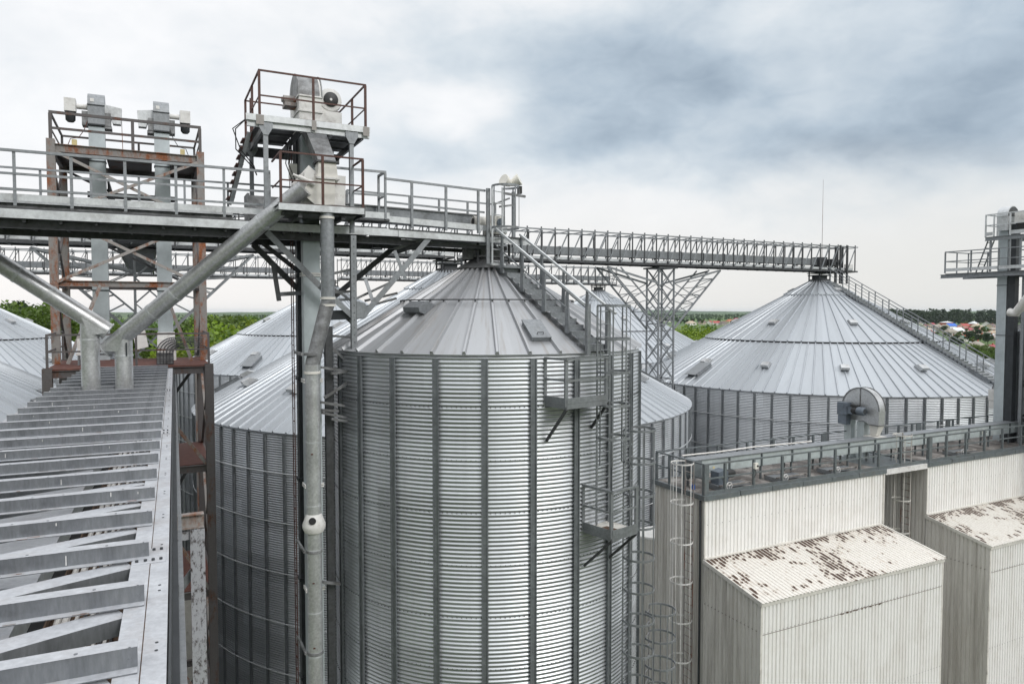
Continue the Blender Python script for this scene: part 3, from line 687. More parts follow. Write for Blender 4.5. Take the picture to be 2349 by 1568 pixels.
# ------------------------------------------------------------------ bucket elevator standing through the walkway
HC = V(-4.83, 17.05, -.13); HS, HT = (HC-W0).dot(E1), (HC-W0).dot(E2)
BE = T('bucket_elevator', 'bucket elevator rising through the walkway, white hooded head and round motor on top', 'bucket elevator', V(HC.x, HC.y, GROUND))
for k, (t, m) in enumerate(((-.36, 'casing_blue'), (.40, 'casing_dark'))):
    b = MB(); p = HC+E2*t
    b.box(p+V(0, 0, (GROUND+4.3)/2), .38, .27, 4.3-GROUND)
    lg = b.build('leg_casing', m, BE); f = MB()
    z = 1.0
    while z > -20:
        f.box(p+V(0, 0, z), .44, .33, .035).box(p+V(0, 0, z-.05), .44, .33, .035); z -= 2.45
    f.build('flange', 'paint_white' if k == 0 else 'casing_dark', lg)
b = MB()
for t in (-.36, .36):
    for sg in (-1, 1): b.beam(HC+E1*(sg*.2)+E2*(t+.16)+V(0, 0, 1.9), HC+E1*(sg*.2)+E2*(t+.16)+V(0, 0, 4.2), .03, .03)
b.build('corner_angle', 'zinc_grimy', BE)
head = MB(); head.box(HC+V(0, 0, 4.62), .50, 1.12, .78)
prof = [HC-E1*.25+E2*(.56*math.cos(t))+V(0, 0, 5.0+.57*math.sin(t)) for t in np.linspace(0, math.pi, 15)]
head.prism(prof, E1*.5); hd = head.build('head', 'paint_white', BE, True, .5)
MB().prism([p+(p-(HC-E1*.25+V(0, 0, 5.0))).normalized()*.012 for p in prof], E1*.46).prism([HC-E1*.27+E2*(.60*math.cos(t))+V(0, 0, 5.0+.61*math.sin(t)) for t in np.linspace(0, math.pi, 15)], E1*.02).prism([HC+E1*.25+E2*(.60*math.cos(t))+V(0, 0, 5.0+.61*math.sin(t)) for t in np.linspace(0, math.pi, 15)], E1*.02).build('hood', 'zinc_grimy', hd)
b = MB()
for zz in (5.0, 4.66, 4.3): b.box(HC+V(0, 0, zz), .55, 1.18, .03)
b.build('flange', 'paint_white', hd)
b = MB(); q = HC-E1*.36+E2*-.1+V(0, 0, 4.98); b.tube(q-E1*.16, q+E1*.2, .10, 14); b.box(q+V(0, 0, -.13)-E1*.02, .26, .4, .08); b.tube(q-E1*.2, q-E1*.16, .06, 10); b.build('shaft_bearing', 'rusty_pale', BE, True)
mc = HC+E1*.52-E2*.32+V(0, 0, 5.06)
b = MB(); b.lathe(mc, [(0, .0), (.1, 0), (.255, .03), (.268, .09), (.268, .5), (.22, .55), (.12, .56), (0, .56)], 24, E2); mt = b.build('motor', 'paint_white', BE, True, .5)
MB().lathe(mc-E2*.006, [(0, -.004), (.165, -.004), (.17, .0), (.17, .02)], 24, E2).build('fan_grille', 'motor_dark', mt, True)
MB().lathe(mc-E2*.012, [(0, -.002), (.03, -.002), (.03, .01)], 12, E2).build('hub', 'paint_white', mt)
b = MB()
for i in range(22):
    a = 2*math.pi*i/22; b.beam(mc+E2*.12+(E1*math.cos(a)+EZ*math.sin(a))*.275, mc+E2*.46+(E1*math.cos(a)+EZ*math.sin(a))*.275, .03, .012, E1*math.cos(a)+EZ*math.sin(a))
b.build('cooling_fin', 'paint_white', mt)
b = MB(); b.box(mc+E2*.3-E1*.2+V(0, 0, -.12), .34, .5, .5).box(mc+E2*.25+V(0, 0, -.42), .5, .5, .28).tube(mc+E2*.62-E1*.1, mc+E2*.62-E1*.35, .12, 14); b.build('gearbox', 'paint_white', BE)
# chute, diverter
c0, c1 = Pt(716, 306, -.15+.15), Pt(742, 372, -.25)
c0 = HC-E2*.55+V(0, 0, 4.35); c1 = Pt(747, 374, -.65)
b = MB(); d = c1-c0
def ring(c, sx, sy): return [c-E1*sx/2-E2*sy/2, c+E1*sx/2-E2*sy/2, c+E1*sx/2+E2*sy/2, c-E1*sx/2+E2*sy/2]
b.hexa(ring(c1, .38, .36)+ring(c0, .46, .46)); ch = b.build('chute', 'zinc_grimy', BE)
MB().box(c1, .47, .45, .035).box(c0+V(0, 0, .03), .56, .56, .04).build('flange', 'zinc_dark', ch)
MB().hexa(ring(c1+V(0, 0, -.36), .44, .42)+ring(c1+V(0, 0, -.02), .37, .35)).build('throat', 'paint_cream', BE)
tD = (c1-W0).dot(E2)
poly = [Pt(x, y, tD-.2) for x, y in ((727, 398), (769, 401), (768, 470), (724, 470), (690, 441))]
dv = MB().prism(poly, E2*.4).build('diverter', 'paint_cream', BE)
b = MB()
for x, y, x2, y2 in ((727, 397, 688, 440), (690, 441, 724, 471), (768.5, 402, 767.5, 470)): b.beam(Pt(x, y, tD-.0), Pt(x2, y2, tD-.0), .46, .03, E2)
b.box(c1+V(0, 0, -.36), .5, .48, .04); b.build('flange', 'paint_white', dv)
b = MB(); q = Pt(684, 405, tD-.25); b.tube(q, Pt(722, 422, tD-.25), .05, 12); b.box(Pt(708, 408, tD-.22), .2, .12, .2).tube(Pt(672, 400, tD-.25), q, .028, 8); b.build('flap_actuator', 'paint_white', BE, True)
# thin service ladder and cables down the elevator leg
cl_ = HC-E1*.34+E2*.1; LL = T('service_ladder', 'very thin rust brown ladder down the left side of the white hooded elevator leg', 'ladder', V(cl_.x, cl_.y, GROUND))
for sg in (-1, 1): MB().beam(V(cl_.x, cl_.y, GROUND)+E2*sg*.13, V(cl_.x, cl_.y, 4.1)+E2*sg*.13, .02, .02).build('stringer', 'rail_brown', LL)
t_ = MB().tube(-E2*.13, E2*.13, .01, 5).build('rung', 'rail_brown'); me = t_.data; bpy.data.objects.remove(t_)
for k in range(60): put('rung', me, LL, V(cl_.x, cl_.y, 4.0-.3*k))
for k, (o1, o2) in enumerate(((.05, .2), (.12, .26))):
    tag(MB().path([HC-E1*(.3+o1)-E2*.1+V(0, 0, 4.05), HC-E1*(.25+o2)-E2*.25+V(0, 0, 3.5), HC-E1*.3-E2*.3+V(0, 0, 3.1-.2*k), HC-E1*.1-E2*.45+V(0, 0, 2.75)], .012, 5).build('power_cable', 'cable_black'), ('black cable sagging under the top platform beside the chute', 'second black cable hanging just behind the chute under the top platform')[k], 'cable')
MB().box(HC-E1*.33-E2*.12+V(0, 0, 3.35), .16, .2, .34).build('junction_box', 'lamp_cream', BE)
# cables hanging at the head
b = MB(); e0 = Pt(570, 268, .9)
for k in range(2): b.path([e0+E1*.5, e0+V(0, 0, .0), e0-E1*(.28+.06*k)+V(0, 0, -.3), e0-E1*(.28-.1*k)+V(0, 0, -.75), e0+E1*(.1)+V(0, 0, -1.15+.06*k), e0+E1*.16+V(0, 0, -1.3)], .014, 6)
tag(b.build('power_cable', 'cable_black'), 'black cables looping off the left end of the brown railed top platform', 'cable')

# ------------------------------------------------------------------ top service platform with brown railings
FL = V(-5.317, 15.35, 0)
def Fp(s, t, z): return FL+E1*s+E2*t+V(0, 0, z-(.13 if z > 3 else 0))
SP = T('service_platform', 'top service platform with brown railings round the bucket elevator head', 'platform', Fp(1.3, 1.25, 4.0))
b = MB(); b.chan(Fp(-.28, 0, 4.2), Fp(2.36, 0, 4.2), .07, .13, .01).chan(Fp(-.25, .06, 4.08), Fp(2.36, .06, 4.08), .07, .12, .01)
b.build('edge_beam', 'zinc_bright', SP)
b = MB(); b.chan(Fp(-.15, 2.5, 4.0), Fp(2.25, 2.5, 4.0), .08, .24, .012)
for s in (.1, .86, 1.5, 2.2): b.beam(Fp(s, .05, 4.05), Fp(s, 2.5, 4.05), .06, .13)
b.beam(Fp(.1, .9, 4.1), Fp(.86, .9, 4.1), .04, .06).beam(Fp(1.5, .9, 4.1), Fp(2.2, .9, 4.1), .04, .06).beam(Fp(.1, 1.7, 4.1), Fp(.86, 1.7, 4.1), .04, .06).beam(Fp(1.5, 1.7, 4.1), Fp(2.2, 1.7, 4.1), .04, .06)
b.build('cross_beam', 'zinc_dark', SP)
b = MB()
for s0, s1 in ((.0, .86), (1.5, 2.3)):
    for k in range(42): b.beam(Fp(s0, .06+.058*k, 4.2), Fp(s1, .06+.058*k, 4.2), .028, .03)
    for k in range(4): b.beam(Fp(s0+.02+.24*k, .03, 4.215), Fp(s0+.02+.23*k, 2.5, 4.215), .01, .02)
b.build('grating', 'zinc_dark', SP)
for s, t, z0 in ((.12, .02, 1.75), (1.95, .02, 1.75), (.12, 2.4, 2.0), (1.95, 2.4, 2.0)):
    p = MB().box(Fp(s, t, (4.1+z0)/2), .09, .02, 4.1-z0).box(Fp(s-.04, t+.045, (4.1+z0)/2), .012, .09, 4.1-z0)
    pp = p.build('support_post', 'zinc', SP)
    MB().prism([Fp(s-.14, t-.03, 4.2), Fp(s-.14, t-.03, 4.02), Fp(s-.05, t-.03, 3.86), Fp(s+.05, t-.03, 3.86), Fp(s+.14, t-.03, 4.02), Fp(s+.14, t-.03, 4.2)], E2*.014).build('gusset', 'zinc', pp)
railing(SP, [Fp(0, .02, 4.2), Fp(2.27, .02, 4.2)], 1.0, 'rail_brown', .05, [Fp(0, .02, 4.2), Fp(1.12, .02, 4.2), Fp(2.27, .02, 4.2)], (1., .48), 'sq', (.035, .035))
railing(SP, [Fp(0, .02, 4.2), Fp(0, 2.5, 4.2)], 1.0, 'rail_brown', .05, [Fp(0, 1.2, 4.2), Fp(0, 1.45, 4.0), Fp(0, 2.45, 4.2)], (1., .48), 'sq', (.035, .035))
railing(SP, [Fp(2.27, .02, 4.2), Fp(2.27, 2.5, 4.2), Fp(0, 2.5, 4.2)], 1.0, 'rail_brown', .05, [Fp(2.27, 1.2, 4.2), Fp(2.27, 2.5, 4.2), Fp(2.0, 1.9, 4.2)], (1., .48), 'sq', (.035, .03))
for s, k in ((0, .16), (1.12, .1), (2.27, .14)): MB().box(Fp(s, -.037, 4.16), k, .003, .2).build('rust_stain', 'rusty_pale', SP)
SLD = T('ship_ladder', 'steep ladder leaning from the walkway up to the top service platform', 'ladder', Pt(529, 463, 1.3))
pa, pb = Pt(531, 463, 1.25), Pt(572, 303, .9)
for o_ in (0, .5): MB().beam(pa+E2*o_, pb+E2*o_, .09, .03, E2).build('stringer', 'zinc', SLD)
b = MB().box((0, 0, 0), .16, .5, .03); t_ = b.build('tread', 'rail_brown'); me = t_.data; bpy.data.objects.remove(t_)
for k in range(8): put('tread', me, SLD, pa.lerp(pb, (k+.6)/8.4)+E2*.25-E1*.03)

# lower platform in front of the walkway
LP = V(-4.72, 14.80, 0)
def Lp(s, t, z): return LP+E1*s+E2*t+V(0, 0, z)
LPo = T('service_platform', 'small lower platform with brown railings hung in front of the walkway by the white diverter', 'platform', Lp(.85, .6, 2.0))
MB().chan(Lp(-.05, 0, 2.14), Lp(1.72, 0, 2.14), .07, .13, .01).chan(Lp(-.05, .0, 2.14), Lp(-.05, 1.25, 2.14), .05, .1).build('edge_beam', 'zinc_bright', LPo)
MB().box(Lp(.84, .6, 2.19), 1.8, 1.2, .02).box(Lp(.84, .6, 2.06), 1.5, .9, .05).beam(Lp(1.72, 0, 2.1), Lp(1.72, 1.3, 2.1), .06, .14).beam(Lp(.4, .1, 2.0), Lp(.4, 1.3, 2.0), .08, .1).beam(Lp(1.3, .1, 2.0), Lp(1.3, 1.3, 2.0), .08, .1).build('deck', 'zinc_dark', LPo)
MB().beam(Lp(-.06, -.01, 2.215), Lp(1.75, -.01, 2.215), .05, .016).build('kick_edge', 'rusty_dark', LPo)
railing(LPo, [Lp(0, 1.1, 2.2), Lp(0, 0, 2.2), Lp(1.7, 0, 2.2), Lp(1.7, 1.1, 2.2)], 1.05, 'rail_brown', .05, [Lp(0, 0, 2.2), Lp(.85, 0, 2.2), Lp(1.7, 0, 2.2)], (1., .46), 'sq', (.034, .034))

# ------------------------------------------------------------------ spouts
def spout(name, label, T2, J, foot, r, ext):
    S = T(name, label, 'pipe', foot); d = (J-T2).normalized(); end = J+d*ext
    MB().tube(T2, end, r, 28).build('pipe', 'spout_zinc', S, True)
    MB().tube(V(foot.x, foot.y, J.z+.05), foot, r*.98, 28).build('stub', 'spout_zinc', S, True)
    b = MB(); b.tube(end, end+d*.03, r*1.1, 28); b.build('end_cap', 'zinc_bright', S)
    Ls = (T2-J).length
    for u in (.9, 1.6, 4.2):
        if u < Ls: MB().tube(J-d*u, J-d*(u+.05), r*1.045, 28).build('clamp_band', 'zinc_bright', S, True)
    MB().tube(V(foot.x, foot.y, J.z-.42), V(foot.x, foot.y, J.z-.46), r*1.045, 28).build('clamp_band', 'zinc_bright', S, True)
    w = d.cross(EZ).normalized()
    b = MB(); b.hexa([end-w*r*.98-EZ*r*.2, end+w*r*.98-EZ*r*.2, V(foot.x, foot.y, J.z-.35)+w*r*.98, V(foot.x, foot.y, J.z-.35)-w*r*.98,
                      end-w*r*.98, end+w*r*.98, J+w*r*.98-d*.2, J-w*r*.98-d*.2]); b.build('shoe', 'spout_zinc', S)
    return S
F2 = PZ(286, 902, -1.85); J2 = V(F2.x, F2.y, P(290, 770, F2.y).z); T2 = Pt(700, 430, tD-.2)
SPR = spout('spout_pipe', 'galvanised spout pipe slanting down from the white diverter to the slatted gallery', T2, J2, F2, .185, .5)
F1 = PZ(209.5, 904, -1.85); J1 = V(F1.x, F1.y, P(212, 733, F1.y).z); T1_ = P(-230, 458, 14.6)
SPL = spout('spout_pipe', 'galvanised spout pipe entering from the left edge and ending on the slatted gallery', T1_, J1, F1, .19, .42)
MB().box(F2-E2*.19+V(0, 0, 1.0)+E1*.06, .03, .02, .3).build('latch', 'casing_dark', SPR)
pA = P(750, 486, 15.35); pB = V(pA.x, pA.y, P(752, 692, 15.35).z); pC = P(716, 838, 15.15); pD = V(pC.x, pC.y, GROUND)
S3 = T('downpipe', 'long vertical downpipe in front of the elevator leg, bent level with the silo roof', 'pipe', pD)
MB().tube(pA, pB, .143, 24).build('upper_pipe', 'zinc', S3, True)
MB().path([pB+V(0, 0, .02), pB+V(0, 0, -.04), pB.lerp(pC, .08), pC.lerp(pB, .06), pC, pC-V(0, 0, .08)], .15, 24).build('elbow', 'zinc_grimy', S3, True)
MB().tube(pC+V(0, 0, .02), pD, .156, 24).build('lower_pipe', 'spout_zinc', S3, True)
b = MB()
for c, r in ((pA-V(0, 0, .1), .155), (pB+V(0, 0, .1), .16), (pB-V(0, 0, .05), .165), (pC-V(0, 0, .12), .172)): MB().tube(c, c-V(0, 0, .05), r, 24).build('clamp_band', 'paint_cream', S3, True)
b = MB(); z = -2.75
for k in range(9): b.tube(V(pC.x, pC.y, z), V(pC.x, pC.y, z-.03), .161, 24); z -= .95 if k % 2 else 1.35
b.build('weld_ring', 'zinc_bright', S3, True)
zc = P(718, 1200, 15.15).z
bb = MB().lathe(V(pC.x, pC.y, zc), [(.157, .22), (.24, .0), (.24, -.08), (.2, -.17), (.157, -.2)], 24).build('inspection_cone', 'paint_white', S3, True, .5)
q = V(pC.x, pC.y, zc+.1)+V(.12, -1, 0).normalized()*.19; MB().tube(q, q+V(.1, -1, .5).normalized()*.03, .075, 14).build('port', 'black_gap', bb)
b = MB()
for zz in (-.9, -5.1, -7.3): b.beam(V(pC.x, pC.y, zz)+E1*.15, V(pC.x, pC.y, zz)+E1*.15+E2*.9, .04, .06).beam(V(pC.x, pC.y, zz)-E1*.2, V(pC.x, pC.y, zz)-E1*.2+E2*.9, .04, .06).tube(V(pC.x, pC.y, zz+.03), V(pC.x, pC.y, zz-.03), .17, 20)
b.build('pipe_bracket', 'zinc_grimy', S3)
b = MB()
for zz in (-3.0, -5.75, -7.15): b.box(V(pC.x+.02, pC.y-.157, zz), .045, .008, .028)
b.build('rust_spot', 'rust_deck', S3)

# ------------------------------------------------------------------ strut frame under the walkway
ST = T('strut_frame', 'zinc strut frame carrying the walkway between the elevator leg and the narrow silo', 'support frame', Pt(812, 900, -.05))
def strut(x, y, x2, y2, t1, t2, w=.1, m='zinc', par=None, kind='L'):
    b = MB(); p, q = Pt(x, y, t1), Pt(x2, y2, t2)
    if kind == 'L': b.beam(p, q, .012, w, -E2 if abs((q-p).normalized().dot(E2)) < .9 else EZ); b.v = []; b.f = []; u = (q-p).normalized().cross(E2).normalized(); b.beam(p, q, w, .012, E2); b.beam(p+u*(w/2)+E2*.05, q+u*(w/2)+E2*.05, .012, .1, E2)
    else: b.beam(p, q, w, w*.8)
    return b.build('strut', m, par or ST)
b = MB(); p, q = Pt(811, 540, -.05), Pt(811, 540, -.05); q = V(p.x, p.y, P(822, 976, p.y).z)
MB().beam(p, q, .125, .012, E2).beam(p-E1*.06+E2*.06, q-E1*.06+E2*.06, .012, .12, E2).build('post', 'zinc', ST)
b = MB()
for k in range(26): b.tube(p.lerp(q, (k+.5)/26)-E2*.008, p.lerp(q, (k+.5)/26)-E2*.014, .012, 6)
b.build('bolt_hole', 'casing_dark', ST)
strut(985, 545, 833, 724, .0, -.02, .125, 'zinc')
strut(612, 532, 742, 665, .0, .0, .125, 'zinc'); strut(733, 655, 812, 728, .0, .0, .12, 'zinc')
strut(905, 566, 742, 700, 1.7, 1.9, .13, 'zinc_dark'); strut(985, 545, 905, 572, .05, .6, .1, 'zinc_grimy'); strut(985, 552, 905, 580, .05, .6, .09, 'zinc_dark')
strut(580, 560, 692, 672, 1.2, 1.2, .13, 'zinc_dark'); strut(600, 556, 692, 628, 1.2, 1.2, .1, 'zinc_dark'); strut(626, 602, 640, 690, .6, .6, .1, 'zinc_dark')
strut(642, 675, 690, 672, .6, .9, .09, 'zinc_grimy')
for x, y, x2, y2 in ((742, 632, 806, 618), (742, 672, 806, 668), (742, 690, 808, 686), (836, 690, 912, 672), (838, 704, 910, 684), (750, 650, 806, 690), (806, 690, 912, 640), (745, 735, 780, 715), (780, 715, 812, 745), (742, 768, 810, 774), (744, 782, 812, 842)):
    strut(x, y, x2, y2, .5, .3, .07, 'zinc_grimy', None, 'B')
strut(905, 575, 930, 640, .0, .0, .08, 'zinc'); strut(838, 640, 858, 700, .3, .2, .08, 'zinc')
MB().beam(Pt(756, 723, .3), Pt(835, 720, .05), .2, .22).build('cross_beam', 'casing_dark', ST)
MB().prism([Pt(818, 690, -.07), Pt(818, 730, -.07), Pt(838, 730, -.07), Pt(846, 718, -.07), Pt(838, 695, -.07)], E2*.012).build('gusset', 'zinc', ST)
cx = Pt(755, 800, .35)
MB().beam(V(cx.x, cx.y, -.35), V(cx.x, cx.y, GROUND), .17, .02, E2).beam(V(cx.x, cx.y, -.35)-E1*.08+E2*.07, V(cx.x, cx.y, GROUND)-E1*.08+E2*.07, .02, .14, E2).build('column', 'zinc_dark', ST)
for x, y, x2, y2 in ((736, 842, 806, 852), (744, 912, 806, 872), (736, 922, 790, 930), (738, 940, 776, 942), (738, 946, 800, 958), (740, 1334, 780, 1338), (760, 856, 812, 850), (760, 960, 812, 968)):
    strut(x, y, x2, y2, .1, .2, .07, 'zinc_grimy', None, 'B')

# ------------------------------------------------------------------ top of the narrow silo
IN = T('silo_inlet', 'square inlet spout between the walkway end and the cap of the narrow silo', 'inlet', C1+V(0, 0, 1.4))
MB().box(C1+V(0, 0, 1.52), .6, .6, .36).box(C1+V(0, 0, 1.42), .95, .8, .04).box(C1+V(0, 0, 1.34), .5, .5, .12).box(C1-E1*.55+V(0, 0, 1.5), .2, .3, .3).build('spout', 'zinc_grimy', IN)
b = MB()
for sx in (-.45, .45):
    for sy in (-.4, .4): b.beam(C1+E1*sx+E2*sy+V(0, 0, 1.1), C1+E1*sx+E2*sy+V(0, 0, 1.75), .05, .05)
b.build('leg', 'zinc_dark', IN)
lb = Pt(1141, 560, -.12)
L0 = ladder('caged_ladder', 'short caged ladder at the walkway end above the cap of the narrow silo', (lb.x, lb.y), (-E2+E1*.35), P(1141, 607, lb.y).z, P(1141, 428, lb.y).z, .36, 'zinc_bright', (2.05, P(1141, 428, lb.y).z-.03), 'zinc', rung=.29, hoop_step=1.02, rr=.34)
p = Pt(1120, 605, -.1); MB().beam(p, V(p.x, p.y, P(1120, 432, p.y).z), .1, .05, E2).build('post', 'zinc', L0)
b = MB(); zb = P(1141, 606, lb.y).z; b.beam(V(lb.x, lb.y, zb)-E1*.2, V(lb.x, lb.y, zb)+E1*.22, .05, .06); b.build('foot', 'zinc_bright', L0)
fp = Pt(1178, 530, .75)
FM = T('floodlight_mast', 'mast with two white floodlights above the end of the walkway', 'floodlight', V(fp.x, fp.y, 1.9))
zt = P(1178, 440, fp.y).z
MB().beam(V(fp.x, fp.y, 1.7), V(fp.x, fp.y, zt), .08, .08).build('post', 'zinc', FM)
MB().beam(Pt(1155, 443, .7), Pt(1205, 451, .7), .05, .06).beam(Pt(1130, 470, .4), Pt(1168, 455, .7), .05, .04).beam(Pt(1146, 474, .6), Pt(1180, 470, .75), .05, .05).build('arm', 'zinc_grimy', FM)
MB().box(Pt(1192, 436, .7), .1, .1, .2).build('bracket', 'motor_dark', FM)
for x, y, o_ in ((1163, 418, V(-.5, -.5, .25)), (1181, 417, V(.9, -.2, .45))):
    o_ = o_.normalized(); q = Pt(x, y, .7); b = MB(); b.lathe(q-o_*.14, [(0, 0), (.06, 0), (.09, .05), (.15, .22), (.165, .28), (.16, .285), (0, .275)], 18, o_); b.build('lamp', 'lamp_cream', FM, True, .6)
GM = T('gear_motor', 'cream gear motor on the walkway end beside the caged ladder', 'motor', Wp(9.9, .3, 2.0))
q = Pt(1136, 512, .25); MB().box(q, .42, .3, .34).box(q+V(0, 0, -.24), .46, .4, .1).build('gearbox', 'paint_cream', GM)
MB().tube(q-E2*.2+E1*.08, q-E2*.14+E1*.08, .11, 16).build('shaft_cover', 'motor_blue', GM, True)
MB().tube(q-E1*.15, q-E1*.62, .15, 18).build('motor', 'paint_cream', GM, True, .5)
MB().tube(q-E1*.62, q-E1*.625, .1, 16).build('fan_grille', 'motor_dark', GM)

# ------------------------------------------------------------------ stair on the cone
th = 38.5; nR = rad1(th); tR = tan1(th)
SS = T('roof_stair', 'steel stair with handrails down the roof of the narrow central silo', 'stair', on1(th, 4.0, ZE1))
ns = 14
b = MB(); c = V(0, 0, 0); b.box(c, .012, .60, .15, nR, tR); b.box(c-nR*.12+V(0, 0, .075), .25, .60, .014, nR, tR); b.box(c-nR*.1-tR*.297, .2, .006, .13, nR, tR).box(c-nR*.1+tR*.297, .2, .006, .13, nR, tR)
t_ = b.build('step', 'zinc'); me = t_.data; bpy.data.objects.remove(t_)
def stz(r): return z1r(r)+.17
for k in range(ns):
    r = 1.0+(4.05-1.0)*k/(ns-1); put('step', me, SS, on1(th, r, stz(r)-.06))
for sg in (-1, 1):
    MB().beam(on1(th, .9, z1r(.9)+.07)+tR*sg*.29, on1(th, 4.1, z1r(4.1)+.07)+tR*sg*.29, .02, .1).build('stringer', 'zinc_grimy', SS)
    r0, r1 = (.75, 4.0) if sg < 0 else (1.0, 4.35)
    h = MB().beam(on1(th, r0, stz(r0)+.88)+tR*sg*.31, on1(th, r1, stz(r1)+.88)+tR*sg*.31, .055, .05).build('handrail', 'zinc_bright', SS)
    m2 = MB().beam(on1(th, r0, stz(r0)+.45)+tR*sg*.31, on1(th, r1-.6, stz(r1-.6)+.45)+tR*sg*.31, .02, .03); m2.build('midrail', 'zinc', SS)
    for r in (1.05, 1.85, 2.65, 3.45):
        a, bb_ = on1(th, r, stz(r)-.1)+tR*sg*.31, on1(th, r, stz(r)+.87)+tR*sg*.31
        MB().hexa([a-nR*.07-tR*.02, a+nR*.07-tR*.02, a+nR*.07+tR*.02, a-nR*.07+tR*.02, bb_-nR*.025-tR*.02, bb_+nR*.025-tR*.02, bb_+nR*.025+tR*.02, bb_-nR*.025+tR*.02]).build('post', 'zinc', SS)
for sg in (-.32, .30):
    a = on1(th, 4.12, 0)+tR*sg; MB().beam(V(a.x, a.y, -.95), V(a.x, a.y, .16), .10, .08, nR).build('newel_post', 'zinc', SS)
b = MB().box(on1(th, 1.0, z1r(1.0)+.2), .4, .7, .05, nR, tR); b.build('landing', 'zinc', SS)

# ladders and balconies on the wall of the narrow silo
lb1 = on1(40.3, 4.16); lb2 = on1(53, 4.2); lb3 = on1(66, 4.35)
ladder('caged_ladder', 'caged ladder from the roof stair past the upper balcony of the narrow silo', (lb1.x, lb1.y), rad1(40), -4.75, .12, .40, 'zinc', (-3.35, .12), 'zinc', rung=.285, hoop_step=.72)
ladder('caged_ladder', 'long caged ladder falling from beside the lower balcony of the narrow silo', (lb2.x, lb2.y), rad1(53), -20.5, -2.7, .42, 'zinc', (-12.3, -2.7), 'zinc', rung=.285, hoop_step=.74)
ladder('caged_ladder', 'lowest caged ladder of the narrow silo, next to the cream building end wall', (lb3.x, lb3.y), rad1(66), -21.5, -7.25, .42, 'zinc_grimy', (-14.5, -7.25), 'zinc', rung=.285, hoop_step=.66, rr=.38)
def balcony(label, PL, phi, out, ln, zf, hr):
    n = rad1(phi); t = tan1(phi); B = T('balcony', label, 'balcony', V(PL.x, PL.y, zf)); PL = V(PL.x, PL.y, 0)
    q = lambda a, b_, z: PL+n*a+t*b_+V(0, 0, z)
    MB().box(q(out/2, ln/2, zf+.1), out-.02, ln-.02, .02, n, t).build('floor', 'paint_cream', B)
    MB().box(q(out*.6, ln*.35, zf+.114), out*.5, ln*.4, .006, n, t).build('grain_debris', 'grain_debris', B)
    b = MB(); b.beam(q(0, 0, zf+.05), q(out, 0, zf+.05), .02, .11).beam(q(out, 0, zf+.05), q(out, ln, zf+.05), .02, .11).beam(q(0, ln, zf+.05), q(out, ln, zf+.05), .02, .11)
    b.build('edge_channel', 'zinc', B)
    b = MB(); b.beam(q(0, -.012, zf+.17), q(out, -.012, zf+.17), .012, .12).beam(q(out+.012, 0, zf+.17), q(out+.012, ln, zf+.17), .012, .12); b.build('toe_board', 'zinc', B)
    railing(B, [q(0, 0, zf+.05), q(out, 0, zf+.05), q(out, ln, zf+.05)], hr, 'zinc', .07, [q(0, 0, zf+.05), q(out, 0, zf+.05), q(out, ln, zf+.05)], (1., .55), 'L', (.05, .045))
    b = MB(); 
    for k in (0, ln): b.beam(q(out, k, zf), q(.03, k, zf-.75), .05, .05)
    b.build('brace', 'zinc_dark', B); return B
pl = on1(20.2, 3.99); balcony('upper balcony on the narrow silo wall, just below the roof edge', pl, 39, .66, 1.2, -2.03, .98)
pl = on1(34.3, 3.99); balcony('lower balcony on the narrow silo wall, its floor dusted with spilt grain', pl, 40.5, .84, .82, -4.9, 1.0)
# ------------------------------------------------------------------ rusty steel tower with the twin bucket elevators
RF = V(-14.38, 22.2, 0)
def Rp(s, t, z): return RF+E1*s+E2*t+V(0, 0, z)
RT = T('steel_tower', 'rusty steel tower on the left holding two pale bucket elevators', 'tower', Rp(2.3, 2.3, GROUND))
LW = 4.62; ZD = -1.79
def col(p, z0, z1, w=.24, m='rusty_steel', nm='column'):
    a, c = V(p.x, p.y, z0), V(p.x, p.y, z1); return MB().ibeam(a, c, w, w, .02, E2).beam(a, c, w, .016, E2, (0, w/2)).build(nm, m, RT)
for s, t in ((0, 0), (LW, 0), (0, 4.6), (LW, 4.6)): col(Rp(s, t, 0), GROUND, ZD+.02, .27, 'rusty_dark')
for s, t in ((0, 2.5), (LW, 2.5), (0, 6.3), (LW, 6.3)): col(Rp(s, t, 0), GROUND if t > 5 else ZD, 5.78, .25)
def rb(p, q, w=.12, h=.24, m='rusty_steel', nm='beam', kind='I'):
    b = MB(); b.ibeam(p, q, w, h, .02) if kind == 'I' else b.beam(p, q, w, h); return b.build(nm, m, RT)
for z in (5.50, 3.25, .95):
    rb(Rp(.1, 2.5, z), Rp(LW-.1, 2.5, z), .16, .27 if z > 5 else .2); rb(Rp(.1, 6.3, z), Rp(LW-.1, 6.3, z), .14, .2, 'rusty_dark')
    for s in (0, LW): rb(Rp(s, 2.6, z), Rp(s, 6.2, z), .14, .2, 'rusty_dark')
rb(Rp(.1, 6.3, 4.2), Rp(LW-.1, 6.3, 4.2), .14, .12, 'rusty_dark'); rb(Rp(.9, 4.6, 4.3), Rp(3.9, 4.6, 4.3), .2, .2, 'zinc_dark')
for z0, z1 in ((3.3, 5.38), (1.0, 3.2)):
    rb(Rp(.1, 2.46, z1), Rp(LW-.1, 2.46, z0), .07, .10, 'rusty_pale', 'brace', 'B'); rb(Rp(.1, 2.40, z0), Rp(LW-.1, 2.40, z1), .07, .10, 'rusty_pale', 'brace', 'B')
    for s in (0, LW): rb(Rp(s, 2.6, z1), Rp(s, 6.2, z0), .07, .09, 'rusty_dark', 'brace', 'B'); rb(Rp(s, 2.6, z0), Rp(s, 6.2, z1), .07, .09, 'rusty_dark', 'brace', 'B')
    rb(Rp(.1, 6.3, z1), Rp(LW-.1, 6.3, z0), .07, .09, 'zinc_dark', 'brace', 'B')
